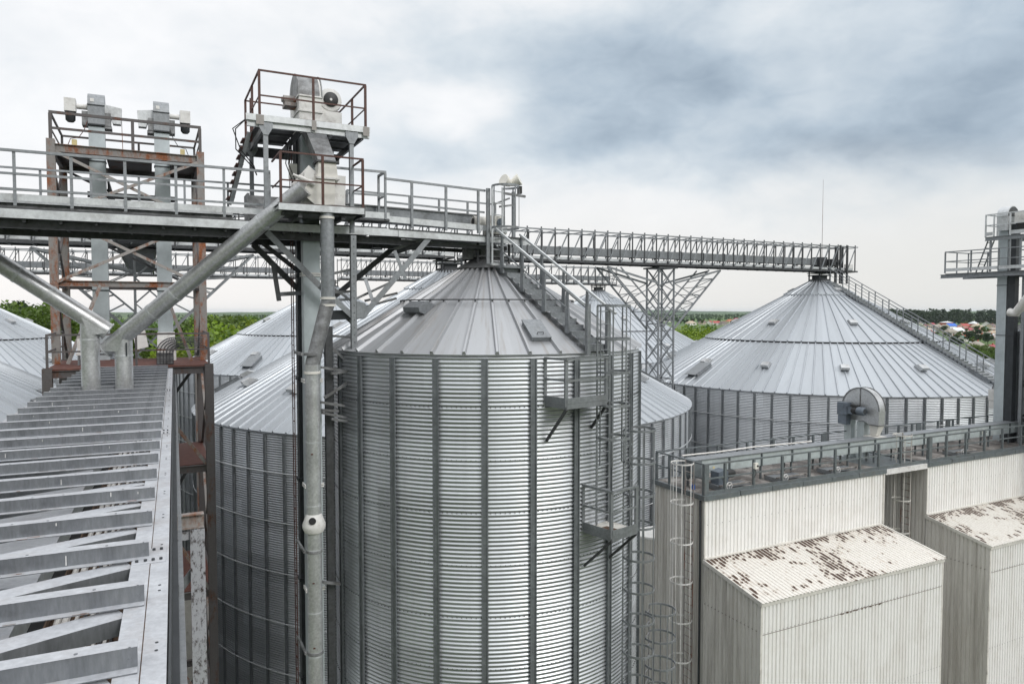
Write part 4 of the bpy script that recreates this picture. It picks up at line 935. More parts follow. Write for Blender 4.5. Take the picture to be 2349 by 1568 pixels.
rb(Rp(1.35, 2.46, .9), Rp(.35, 2.2, ZD), .08, .11, 'rusty_pale', 'brace', 'B'); rb(Rp(3.5, 2.46, .3), Rp(4.2, 2.3, ZD), .07, .10, 'rusty_steel', 'brace', 'B')
rb(Rp(0, 2.6, .9), Rp(0, 6.2, ZD), .08, .1, 'rusty_dark', 'brace', 'B'); rb(Rp(LW, 2.6, .9), Rp(LW, 6.2, ZD), .08, .1, 'rusty_dark', 'brace', 'B')
# top deck and its rails
b = MB().box(Rp(.55, 4.4, 5.61), 1.1, 3.6, .04).box(Rp(2.3, 4.4, 5.61), 1.5, 3.6, .04).box(Rp(4.1, 4.4, 5.61), 1.0, 3.6, .04); b.build('deck', 'rusty_dark', RT)
railing(RT, [Rp(0, 2.5, 5.63), Rp(LW, 2.5, 5.63)], 1.05, 'rusty_dark', .10, [Rp(0, 2.5, 5.63), Rp(2.45, 2.5, 5.63), Rp(LW, 2.5, 5.63)], (1., .5), 'sq', (.07, .09))
railing(RT, [Rp(0, 2.5, 5.63), Rp(0, 6.2, 5.63), Rp(2.6, 6.2, 5.63), Rp(LW, 6.2, 5.63), Rp(LW, 2.5, 5.63)], 1.05, 'rusty_dark', .08, [Rp(0, 6.2, 5.63), Rp(2.6, 6.2, 5.63), Rp(LW, 6.2, 5.63)], (1., .5), 'sq', (.06, .07))
# middle deck: rust coloured plate, frame and rails
MB().box(Rp(LW/2, 2.3, ZD-.03), LW+.1, 4.7, .04).build('deck', 'rust_deck', RT)
for t in (0, 4.6): rb(Rp(.12, t, ZD-.17), Rp(LW-.12, t, ZD-.17), .14, .24, 'rusty_dark')
for s in (0, LW): rb(Rp(s, .1, ZD-.17), Rp(s, 4.5, ZD-.17), .14, .24, 'rusty_dark')
railing(RT, [Rp(0, 4.6, ZD), Rp(0, 0, ZD), Rp(LW, 0, ZD), Rp(LW, 4.6, ZD)], 1.05, 'rusty_dark', .07, [Rp(0, 0, ZD), Rp(2.45, 0, ZD), Rp(LW, 0, ZD), Rp(0, 4.6, ZD), Rp(LW, 4.6, ZD)], (1., .5), 'sq', (.05, .06))
# lower stories
for z in (-5.3, -9.6, -14.):
    for t in (0, 4.6): rb(Rp(.12, t, z), Rp(LW-.12, t, z), .14, .24, 'rusty_dark')
    for s in (0, LW): rb(Rp(s, .1, z), Rp(s, 4.5, z), .14, .24, 'rusty_dark')
    if z > -12: MB().box(Rp(LW-1.0, 2.3, z+.13), 2.0, 4.5, .03).build('deck', 'rust_deck', RT)
for z0, z1 in ((-5.2, -2.0), (-9.5, -5.4), (-13.9, -9.7), (-18, -14.1)):
    rb(Rp(LW, .1, z1), Rp(LW, 4.5, z0), .08, .11, 'rusty_dark', 'brace', 'B'); rb(Rp(LW, .1, z0), Rp(LW, 4.5, z1), .08, .11, 'rusty_pale', 'brace', 'B')
    rb(Rp(2.3, 0, z1), Rp(LW-.1, .02, z0), .08, .11, 'rusty_steel', 'brace', 'B'); rb(Rp(2.3, 4.6, z0), Rp(LW-.1, 4.6, z1), .08, .11, 'zinc_dark', 'brace', 'B')
    rb(Rp(.1, 4.6, z1), Rp(2.3, 4.6, z0), .08, .11, 'rusty_dark', 'brace', 'B')
def tower_elevator(label, base, side):
    o = T('bucket_elevator', label, 'bucket elevator', V(base.x, base.y, GROUND)); c = V(base.x, base.y, -.13)
    b = MB().box(c+V(0, 0, (6.85+GROUND)/2), .52, .34, 6.85-GROUND); lg = b.build('leg_casing', 'casing_blue', o)
    f = MB(); z = 5.6
    while z > -3: f.box(c+V(0, 0, z), .57, .39, .04); z -= 2.35
    f.build('flange', 'casing_dark', lg)
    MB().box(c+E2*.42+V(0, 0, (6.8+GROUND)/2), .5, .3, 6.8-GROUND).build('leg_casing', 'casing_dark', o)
    hd = MB().box(c+E2*.2+V(0, 0, 7.28), .54, .86, .75).prism([c-E1*.27+E2*(.2+.45*math.cos(t))+V(0, 0, 7.63+.46*math.sin(t)) for t in np.linspace(0, math.pi, 13)], E1*.54).build('head', 'zinc', o)
    MB().box(c-E2*.245-E1*.12+V(0, 0, 7.78), .12, .01, .12).build('plate', 'paint_white', hd)
    MB().box(c-E2*.24+V(0, 0, 7.61), .57, .03, .03).box(c-E2*.24+V(0, 0, 6.91), .57, .05, .05).build('flange', 'casing_dark', hd)
    b = MB(); b.box(c+E1*.36+E2*.1+V(0, 0, 7.13), .2, .5, .5).box(c-E1*.36+E2*.1+V(0, 0, 7.13), .2, .5, .5).box(c+E1*.36*side+E2*.1+V(0, 0, 6.87), .26, .5, .1); b.build('bearing_box', 'zinc_grimy', o)
    b = MB(); q = c-E1*(.82*side)+V(0, 0, 7.55); b.box(q, .36, .4, .46).tube(q+E1*.2*side, c-E1*.28*side+V(0, 0, 7.55), .1, 12); b.build('gearbox', 'paint_white', o)
    b = MB(); b.lathe(q+V(0, 0, -.22), [(0, -.38), (.1, -.37), (.16, -.3), (.17, 0)], 16); b.build('motor', 'casing_dark', o, True)
    q = c+E1*(.52*side)+V(0, 0, 7.48); MB().prism([q-E1*.28*side+V(0, 0, .25), q+E1*.3*side+V(0, 0, .16), q+E1*.26*side+V(0, 0, -.42), q+V(0, 0, -.42), q-E1*.1*side+V(0, 0, -.1), q-E1*.28*side+V(0, 0, -.1)], E2*.34).build('spout', 'zinc_bright', o)
    return o
ba = Rp(1.26, 4.4, 0); bb_ = Rp(3.40, 4.4, 0)
tower_elevator('pale bucket elevator in the rusty tower, the taller looking left one of the pair', ba, 1)
tower_elevator('pale bucket elevator in the rusty tower, the right one nearer the white hooded elevator', bb_, -1)
b = MB(); b.box(Rp(3.4, 3.4, ZD+.35), .62, .9, .8).box(Rp(3.4, 3.95, ZD+.8), .6, .5, .4); b.prism([Rp(2.3, 3.0, ZD+1.0), Rp(2.7, 3.0, ZD+1.1), Rp(2.8, 3.0, ZD+.5), Rp(2.4, 3.0, ZD+.4)], E2*.3)
tag(b.build('elevator_boot', 'paint_white'), 'white boot box of the right pale elevator on the rust coloured deck', 'machine box')
gb = Rp(.95, 1.6, ZD); g_ = T('gear_motor', 'white gear motor on the rust coloured deck behind the left spout pipe', 'motor', gb)
MB().box(gb+V(0, 0, .62), .5, .4, .5).box(gb+V(0, 0, .9), .3, .25, .12).box(gb+V(0, 0, .36), .6, .5, .06).build('gearbox', 'paint_white', g_)
for sx in (-.22, .22):
    for sy in (-.2, .2): MB().box(gb+E1*sx+E2*sy+V(0, 0, .17), .05, .05, .34).build('leg', 'zinc', g_)
for k, (p, m, lab) in enumerate(((ba, 'rust_deck', 'thin red brown cable hooked from the left pale elevator head to the tower top deck'), (bb_, 'cable_black', 'thin black cable looping from the right pale elevator head to the tower top deck'))):
    sg = -1 if k == 0 else 1; c = V(p.x, p.y, 0)+E1*.27*sg-E2*.2
    tag(MB().path([c+V(0, 0, 6.9), c+E1*.12*sg+V(0, 0, 6.55), c+E1*.3*sg+V(0, 0, 6.25), c+E1*.55*sg+V(0, 0, 6.2), c+E1*.75*sg+V(0, 0, 5.65)], .014, 5).build('power_cable', m), lab, 'cable')
    jb_ = V(p.x, p.y, 0)+E1*.7*sg-E2*.25+V(0, 0, 6.05); tag(MB().box(jb_, .16, .12, .22).box(jb_-V(0, 0, .2), .04, .04, .24).build('junction_box', 'yellow_label'), 'small yellowish junction box on a stalk beside the '+('left' if k == 0 else 'right')+' pale elevator head', 'junction box')
# bent wire cable tray on the deck
TR = T('cable_tray', 'bent wire mesh cable tray standing on the rust coloured tower deck', 'cable tray', Rp(3.6, .9, ZD))
arc = [Rp(3.05, 0, ZD+.02), Rp(3.05, 0, ZD+.35)]+[Rp(3.05+.55-.55*math.cos(a), 0, ZD+.4+.5*math.sin(a)) for a in np.linspace(.1, math.pi/2, 8)]+[Rp(4.5, 0, ZD+.9)]
inn = [Rp(3.55, 0, ZD+.02), Rp(3.55, 0, ZD+.35)]+[Rp(3.55+.2-.2*math.cos(a), 0, ZD+.4+.18*math.sin(a)) for a in np.linspace(.1, math.pi/2, 8)]+[Rp(4.5, 0, ZD+.58)]
b = MB()
for k in range(6):
    pts = [p.lerp(q, k/5) for p, q in zip(arc, inn)]
    for t in (.55, .95): b.path([p+E2*t for p in pts], .011, 4)
for i in range(len(arc)-1):
    for u in (0, .5):
        p, q = arc[i].lerp(arc[i+1], u), inn[i].lerp(inn[i+1], u)
        b.path([p+E2*.55, q+E2*.55], .009, 4); b.path([p+E2*.55, p+E2*.95], .009, 4)
b.build('wire_mesh', 'zinc_dark', TR); MB().box(Rp(3.3, .78, ZD+.2), .5, .3, .36).build('base_box', 'zinc_grimy', TR)
MB().path([Rp(2.05, 5.2, 5.8), Rp(2.05, 5.2, 9.1)], .012, 5)
tag(MB().path([Rp(2.05, 6.0, 5.8), Rp(2.02, 6.0, 7.8)], .012, 5).build('lightning_rod', 'rusty_steel'), 'thin rod rising between the two pale elevator heads', 'lightning rod')

# ------------------------------------------------------------------ slatted gallery in the foreground
gA, gB = PZ(381, 1568, ZD), PZ(396, 845, ZD)
GE2 = (gB-gA).normalized(); GE1 = V(GE2.y, -GE2.x, 0); GO = V(gA.x, gA.y, 0)
gl = PZ(0, 975, ZD)-GO; gl2 = PZ(190, 845, ZD)-GO
WG = -(gl.dot(GE1)+gl2.dot(GE1))/2; GLEN = (gB-gA).length+.2
print('gallery width', WG, gl.dot(GE1), gl2.dot(GE1), 'length', GLEN, 'dir', math.degrees(math.atan2(GE2.x, GE2.y)))
def Gp(u, v, z): return GO-GE1*u+GE2*v+V(0, 0, z)     # u metres left of the right edge
GA = T('conveyor_gallery', 'slatted galvanised conveyor gallery in the lower left foreground', 'gallery', Gp(WG/2, GLEN/2, -4.2))
def gbox(b, u0, u1, v0, v1, z0, z1): return b.box(Gp((u0+u1)/2, (v0+v1)/2, (z0+z1)/2), abs(u1-u0), abs(v1-v0), z1-z0, -GE1, GE2)
va, vb = -3.0, GLEN
for u0, nm in ((0, 'edge_chord'), (WG-.24, 'edge_chord')):
    b = MB(); gbox(b, u0, u0+.115, va, vb, ZD-.012, ZD); gbox(b, u0+.121, u0+.24, va, vb, ZD-.012, ZD+.001); gbox(b, u0+.112, u0+.118, va, vb, ZD-.16, ZD-.013); gbox(b, u0, u0+.012, va, vb, ZD-.14, ZD-.013)
    v = .4
    ch_ = b.build(nm, 'gallery_flange', GA)
    jb = MB(); bolts = MB()
    for v in (2.05, 8.0, 14.2):
        gbox(jb, u0+.02, u0+.235, v-.17, v+.17, ZD+.001, ZD+.007)
        for a in (-.12, -.05, .05, .12):
            for e_ in (.05, .10, .15, .205):
                if abs(a) > .06: bolts.tube(Gp(u0+e_, v+a, ZD+.007), Gp(u0+e_, v+a, ZD+.022), .011, 6)
    jb.build('splice_plate', 'gallery_flange', ch_)
    v = -.5
    while v < vb-1:
        for e_ in (.05,): bolts.tube(Gp(u0+e_, v, ZD), Gp(u0+e_, v, ZD+.003), .009, 8).tube(Gp(u0+e_, v+.1, ZD), Gp(u0+e_, v+.1, ZD+.003), .009, 8)
        v += .904
    bolts.build('bolt', 'casing_dark', ch_)
SP_ = .505*1.79; npur = int((vb-va)/SP_)
b = MB(); z0 = ZD+.003; hP = .108
gbox(b, .13, WG-.08, -.004, .004, 0, hP); gbox(b, .13, WG-.08, -.004, .105, hP-.006, hP); gbox(b, .13, WG-.08, -.07, .004, .0005, .006)
for e_ in (.165,):
    for zz in (.045, .105): b.tube(Gp(e_, -.004, zz), Gp(e_, -.009, zz), .009, 8)
for k in range(9):
    if k % 3 != 1: b.tube(Gp(.4+.24*k, .03, hP), Gp(.4+.24*k, .03, hP+.003), .009, 8)
b.v = [tuple(Vector(p)-GO) for p in b.v]
t_ = b.build('purlin', 'galler_zinc'); me = overlaid(t_.data); bpy.data.objects.remove(t_)
# where the slats sit in the photograph fixes their phase
v_ref = (PZ(318, 1530, ZD)-GO).dot(GE2)
pv = []
v = v_ref-3*SP_
while v < vb-.2:
    pv.append(v); put('purlin', me, GA, GO+GE2*v+V(0, 0, z0)); v += SP_
b = MB(); dz = ZD-.016
p, q = V(0, 0, 0), -GE1*(WG-.5)-GE2*SP_*.86
b.beam(p, q, .18, .010, EZ, (0, -.005)); b.beam(p, q, .010, .09, EZ, (.085, -.055)); b.beam(p, q, .01, .09, EZ, (-.085, -.055))
t_ = b.build('diagonal', 'galler_zinc'); me = overlaid(t_.data); bpy.data.objects.remove(t_)
for v in pv:
    if -1 < v < vb-.5: put('diagonal', me, GA, Gp(.25, v+SP_*.92, dz))
for u0 in (0, WG-.24):
    b = MB(); gbox(b, u0+.1155, u0+.1205, va, vb, ZD-.02, ZD-.004); b.build('seam_dirt', 'grain_debris', GA)
rs = MB(); r_g = np.random.default_rng(21)
for v in pv:
    if not (0 < v < 9): continue
    for k in range(int(r_g.integers(2, 6))):
        u = r_g.uniform(.2, 1.5); rs.box(Gp(u, v-r_g.uniform(.02, .075), ZD+.0105), r_g.uniform(.02, .09), r_g.uniform(.006, .016), .002, -GE1, GE2)
rs.build('rust_spot', 'rusty_steel', GA)
bd = MB()
for v in pv:
    if not (0 < v < 12): continue
    for k in range(int(r_g.integers(1, 5))):
        u = r_g.uniform(.25, 2.2); hgt = r_g.uniform(.02, .07); bd.box(Gp(u, v-.0047, ZD+.1-hgt/2-r_g.uniform(0, .02)), r_g.uniform(.004, .011), .0012, hgt, -GE1, GE2)
bd.build('bird_dropping', 'paint_white', GA)
# inside: trough covers, cable tray with conduits, floor, sides
b = MB(); gbox(b, .98, 1.78, va, vb, ZD-.62, ZD-.40)
k = va
cv = b.build('trough_cover', 'gallery_flange', GA); j = MB()
while k < vb: gbox(j, .96, 1.80, k, k+.16, ZD-.40, ZD-.385); k += 2.9
j.build('cover_joint', 'galler_zinc', cv)
b = MB(); gbox(b, 2.02, WG-.1, va, vb, ZD-.7, ZD-.66); b.build('walk_plate', 'galler_zinc', GA)
b = MB(); gbox(b, .3, .78, va, vb, ZD-.46, ZD-.44); gbox(b, .3, .31, va, vb, ZD-.46, ZD-.36); gbox(b, .77, .78, va, vb, ZD-.46, ZD-.36); b.build('cable_tray', 'grain_debris', GA)
for i, (u, r, m) in enumerate(((.72, .022, 'conduit_white'), (.66, .025, 'conduit_white'), (.60, .014, 'conduit_white'), (.56, .012, 'cable_black'), (.52, .016, 'conduit_white'), (.47, .012, 'conduit_white'), (.43, .014, 'cable_black'), (.39, .013, 'conduit_white'), (.35, .012, 'cable_black'))):
    MB().path([Gp(u+.012*math.sin(k*1.3+i), va+(vb-va)*k/24, ZD-.44+r) for k in range(25)], r, 7).build('conduit', m, GA, True)
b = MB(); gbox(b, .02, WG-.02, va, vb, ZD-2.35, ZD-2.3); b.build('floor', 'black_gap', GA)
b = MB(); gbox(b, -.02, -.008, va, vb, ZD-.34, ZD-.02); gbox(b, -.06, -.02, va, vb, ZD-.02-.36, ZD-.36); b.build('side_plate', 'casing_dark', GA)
b = MB(); gbox(b, -.10, -.065, va, vb, ZD-.5, ZD-.44); gbox(b, -.10, -.02, va, vb, ZD-2.42, ZD-2.3); b.build('side_rail', 'zinc', GA)
for u in (.03, WG-.05):
    b = MB(); v = va
    while v < vb: b.beam(Gp(u, v, ZD-2.3), Gp(u, v, ZD-.15), .05, .05); b.beam(Gp(u, v, ZD-2.3), Gp(u, min(v+.9, vb), ZD-.15), .04, .04); v += .905
    b.build('side_truss', 'zinc_dark', GA)
# trestle beside the gallery
tp = P(452, 1210, 9.0)
TS = T('trestle', 'white painted steel trestle with flaking rust beside the slatted gallery', 'support frame', V(tp.x, tp.y, GROUND))
ct = V(tp.x, tp.y, 0)
MB().beam(ct+V(0, 0, GROUND), ct+V(0, 0, tp.z), .17, .012, E2, (0, -.07)).beam(ct+V(0, 0, GROUND), ct+V(0, 0, tp.z), .012, .14, E2, (.06, 0)).build('post', 'chipped_paint', TS)
MB().ibeam(ct+V(0, 0, tp.z+.1)-E1*.75, ct+V(0, 0, tp.z+.1)+E1*.08, .12, .18).build('beam', 'rusty_pale', TS)
MB().beam(ct+V(0, 0, tp.z-.08)-E1*.7, ct+V(0, 0, tp.z-.08)-E1*.08, .06, .1).build('beam', 'chipped_paint', TS)
for z0, z1, m in ((-4.2, -3.3, 'zinc'), (-5.0, -5.4, 'chipped_paint'), (-5.6, -5.9, 'zinc'), (-7.0, -6.1, 'rusty_pale'), (-8.0, -7.1, 'zinc_dark')):
    MB().beam(ct-E1*.75+V(0, 0, z0)+E2*.05, ct-E1*.05+V(0, 0, z1)+E2*.05, .05, .09).build('brace', m, TS)

# ------------------------------------------------------------------ conveyor bridges over the big silos
ZB0, ZB1, BW = 3.15, 5.2, 1.7
def bridge(label, c, s0, s1, bay=1.0, z0=ZB0, z1=ZB1, group='lattice conveyor bridges over the big silos', ext=0.):
    q = lambda s, t, z: c+E1*s+E2*t+V(0, 0, z)
    o = T('conveyor_bridge', label, 'bridge', q((s0+s1)/2, 0, z0), group)
    for t in (-BW/2, BW/2):
        MB().beam(q(s0, t, z1-.04), q(s1+ext, t, z1-.04), .08, .08).build('chord', 'zinc', o); MB().beam(q(s0, t, z0+.05), q(s1+ext, t, z0+.05), .1, .12).build('chord', 'zinc_dark', o)
    b = MB().beam(q(0, 0, z0+.08), q(0, 0, z1+.10), .065, .065, E2); b.v = [tuple(Vector(p)-c) for p in b.v]; t_ = b.build('post', 'zinc_dark'); mp_ = t_.data; bpy.data.objects.remove(t_)
    b = MB().beam(q(.04, 0, z0+.1), q(bay*.96, 0, z1-.1), .05, .06, E2); b.v = [tuple(Vector(p)-c) for p in b.v]; t_ = b.build('diagonal', 'zinc'); md_ = t_.data; bpy.data.objects.remove(t_)
    n = int(round((s1-s0)/bay))
    for t in (-BW/2, BW/2):
        for k in range(n+1):
            put('post', mp_, o, q(s0+k*bay, t, 0))
            if k < n: put('diagonal', md_, o, q(s0+k*bay, t+.05*(1 if t > 0 else -1), 0))
    b = MB()
    for k in range(n+1): b.beam(q(s0+k*bay, -BW/2, z1-.1), q(s0+k*bay, BW/2, z1-.1), .05, .05)
    for k in range(n): b.beam(q(s0+k*bay, -BW/2, z1-.1), q(s0+(k+1)*bay, BW/2, z1-.1), .035, .03)
    b.build('cross_bracing', 'zinc', o)
    f = MB().beam(q(0, -BW/2, z0+.02), q(0, BW/2, z0+.02), .05, .1); f.v = [tuple(Vector(p)-c) for p in f.v]; t_ = f.build('floor_beam', 'zinc_dark'); mfb = t_.data; bpy.data.objects.remove(t_)
    for k in range(n+1): put('floor_beam', mfb, o, q(s0+k*bay, 0, 0))
    MB().box(q((s0+s1)/2, .15, z0+.78), s1-s0-1.0, .55, .5, E1, E2).build('conveyor_trough', 'zinc', o)
    k = 0.; f = MB().box(q(k, .15, z0+.78), .04, .62, .58).beam(q(k, -.05, z0+.1), q(k, -.05, z0+.5), .06, .06).beam(q(k, .35, z0+.1), q(k, .35, z0+.5), .06, .06); f.v = [tuple(Vector(p)-c) for p in f.v]
    t_ = f.build('trough_support', 'zinc_dark'); mf = t_.data; bpy.data.objects.remove(t_); k = s0+.8
    while k < s1-.6: put('trough_support', mf, o, q(k, 0, 0)); k += 2.0
    MB().box(q((s0+s1)/2, 0, z0+.1), s1-s0, BW, .03).build('deck', 'zinc_dark', o)
    MB().box(q((s0+s1)/2, -BW/2+.07, z0+.24), s1-s0, .012, .16).box(q((s0+s1)/2, BW/2-.07, z0+.24), s1-s0, .012, .16).build('toe_board', 'zinc_bright', o)
    return o
BR1 = bridge('conveyor bridge with latticed sides running to the silo with the long roof stair', C2, .9, LG+2.9, ext=.45)
bridge('conveyor bridge passing behind the rusty tower and the walkway toward the bucket elevator', CA0, .9, LG+.0)
bridge('farther lower looking conveyor bridge seen left of the central silo, above the sky gap', CB0, .9, LG+.0)
bridge('farther conveyor bridge ending over the pointed silo roof behind the stair', CB, .9, LG+2.0)
# end gear on the near bridge
q = C4+V(0, 0, ZB0+.75); b = MB().box(q+E1*.0, .9, .7, .8).box(q+E1*.7-E2*.5, .5, .5, .5).tube(q+E1*.9-E2*.5, q+E1*1.5-E2*.5, .2, 12)
b.prism([q-E1*.45+V(0, 0, -.4), q+E1*.45+V(0, 0, -.4), q+E1*.2+V(0, 0, -.8), q-E1*.2+V(0, 0, -.8)], E2*.4); b.build('drive_head', 'zinc_dark', BR1)
b = MB()
for s in (1.2, 2.0):
    for t in (-.95, -.5): b.beam(C4+E1*s+E2*t+V(0, 0, 2.2), C4+E1*s+E2*t+V(0, 0, ZB1+.05), .12, .12)
b.build('access_frame', 'zinc_dark', BR1)
MB().box(C4+E1*2.5-E2*.7+V(0, 0, ZB0+.38), .9, .1, .5).build('side_box', 'paint_white', BR1)
for i, (c, lab) in enumerate(((C2, 'bridge to the silo behind the central one'), (C4, 'bridge end to the silo with the long roof stair'), (C5, 'far bridge to the pointed silo'), (CB, 'far bridge to the silo before the green wood'))):
    o = T('silo_inlet', 'dark inlet frame joining the '+lab, 'inlet', c+V(0, 0, 2.4)); b = MB().box(c+V(0, 0, 2.85), 1.3, 1.2, .08).box(c+V(0, 0, 2.6), .8, .8, .5).box(c+V(0, 0, 3.02), 1.7, 1.0, .06)
    for sx in (-.6, .6): 
        for sy in (-.5, .5): b.box(c+E1*sx+E2*sy+V(0, 0, 2.8), .08, .08, .8)
    b.build('spout', 'casing_dark', o)
# perpendicular bridge from the rusty tower
q0 = Rp(2.35, 6.5, 0); o = T('conveyor_bridge', 'dark bridge running away behind the rusty tower, seen from below between its elevators', 'bridge', q0+V(0, 0, 3.3))
for sg in (-.85, .85):
    MB().beam(q0+E1*sg+V(0, 0, 3.2), q0+E1*sg+E2*37+V(0, 0, 3.2), .1, .14).build('chord', 'zinc_dark', o)
    MB().beam(q0+E1*sg+V(0, 0, 5.1), q0+E1*sg+E2*37+V(0, 0, 5.1), .08, .08).build('chord', 'zinc_dark', o)
    b = MB()
    for k in range(38): b.beam(q0+E1*sg+E2*k+V(0, 0, 3.2), q0+E1*sg+E2*k+V(0, 0, 5.1), .06, .06)
    b.build('post_row', 'zinc_dark', o)
b = MB()
for k in range(120): b.box(q0+E2*(.15+.31*k)+V(0, 0, 3.33+.02*(k % 2)), 1.64, .20, .03)
b.build('deck_sheet', 'casing_dark', o)

# ------------------------------------------------------------------ lattice towers with V arms under the bridges
def lattice_tower(label, c, zt=ZB0-.2):
    a = .66; q = lambda s, t, z: c+E1*s+E2*t+V(0, 0, z)
    o = T('lattice_tower', label, 'support tower', V(c.x, c.y, GROUND))
    for s in (-a, a):
        for t in (-a, a): MB().beam(q(s, t, GROUND), q(s, t, zt), .10, .10).build('leg', 'zinc', o)
    zs = np.arange(zt, GROUND, -1.28)
    faces = [((-a, -a), (a, -a)), ((a, -a), (a, a)), ((a, a), (-a, a)), ((-a, a), (-a, -a))]
    for (p0, p1) in faces:
        b = MB(); 
        for i, (z0, z1) in enumerate(zip(zs[:-1], zs[1:])):
            b.beam(q(*p0, z0), q(*p1, z1), .055, .055).beam(q(*p0, z1), q(*p1, z0), .055, .055)
            if i % 3 == 2: b.beam(q(*p0, z1), q(*p1, z1), .07, .07)
        b.build('lacing', 'zinc', o)
    for sg in (-1, 1):
        top, bot, zb = 4.9*sg, a*sg, -1.25
        off = .85*sg
        arm = MB()
        for t in (-a, a):
            arm.beam(q(top, t, zt), q(bot, t, zb), .10, .10); arm.beam(q(top-off*1.25, t, zt), q(bot, t, zb+1.2), .08, .08)
            for k in range(7):
                u, v_ = k/7, (k+1)/7; p0 = q(top, t, zt).lerp(q(bot, t, zb), u); p1 = q(top-off*1.25, t, zt).lerp(q(bot, t, zb+1.2), v_); arm.beam(p0, p1, .045, .045)
        for k in range(1, 7):
            p0 = q(top, -a, zt).lerp(q(bot, -a, zb), k/7); p1 = q(top, a, zt).lerp(q(bot, a, zb), k/7); arm.beam(p0, p1, .05, .05)
            p2 = q(top, a, zt).lerp(q(bot, a, zb), (k+1)/7) if k < 6 else p1; arm.beam(p0, p2, .04, .04)
        arm.build('arm', 'zinc', o)
        tie = MB()
        for t in (-a, a): tie.beam(q(top, t, zt), q(bot, t, zt-1.0), .1, .12); tie.beam(q(a*sg*1.05, t, zt-1.0), q(2.9*sg, t, zt-2.3 if False else .9), .05, .05)
        tie.build('tie', 'zinc', o)
    MB().box(q(0, 0, zt+.06), 2*a+.3, 2*a+.5, .1).build('cap_plate', 'zinc_dark', o)
    return o
lattice_tower('slim lattice tower with V shaped arms, left of the silo with the stair', C2+E1*(LG/2))
lattice_tower('lattice tower with V shaped arms seen through the rusty tower legs', C2-E1*(LG/2+.2))

# stair on the roof of the far right silo
ST4 = T('roof_stair', 'long thin stair with handrails down the wide silo roof on the right', 'stair', C4)
th4 = 28.0; n4 = rad1(th4); t4 = tan1(th4); z4 = lambda r: -5.2+.06+(14.3-r)*.545
def on4(r, z, sd=0): return C4+n4*r+t4*sd+V(0, 0, z)
c = V(0, 0, 0); b = MB().box(c, .012, .72, .14, n4, t4).box(c-n4*.12+V(0, 0, .07), .27, .72, .014, n4, t4).box(c-n4*.12-t4*.355, .26, .01, .12, n4, t4)
t_ = b.build('step', 'zinc'); me = t_.data; bpy.data.objects.remove(t_)
n = 50
for k in range(n): put('step', me, ST4, on4(1.2+13.0*k/(n-1), z4(1.2+13.0*k/(n-1))+.24))
MB().beam(on4(1.1, z4(1.1)+.12, -.33), on4(14.2, z4(14.2)+.12, -.33), .03, .08).beam(on4(1.1, z4(1.1)+.12, .33), on4(14.2, z4(14.2)+.12, .33), .03, .08).build('stringer', 'casing_dark', ST4)
for sd in (-.36, .36):
    h = MB().beam(on4(.9, z4(.9)+1.35, sd), on4(14.3, z4(14.3)+1.35, sd), .05, .05).beam(on4(.9, z4(.9)+.85, sd), on4(14.3, z4(14.3)+.85, sd), .03, .03).build('handrail', 'zinc', ST4)
    me = post_mesh(1.1, .055, 'zinc')
    for k in range(12): put('post', me, h, on4(1.3+1.12*k, z4(1.3+1.12*k)+.25, sd))
pl4 = P(1885, 610, 57.5)
tag(MB().tube(V(pl4.x, pl4.y, 2.9), V(pl4.x, pl4.y, P(1885, 412, pl4.y).z), .026, 6, .010).build('lightning_rod', 'rusty_pale'), 'tall thin lightning rod at the end of the upper conveyor bridge', 'lightning rod')
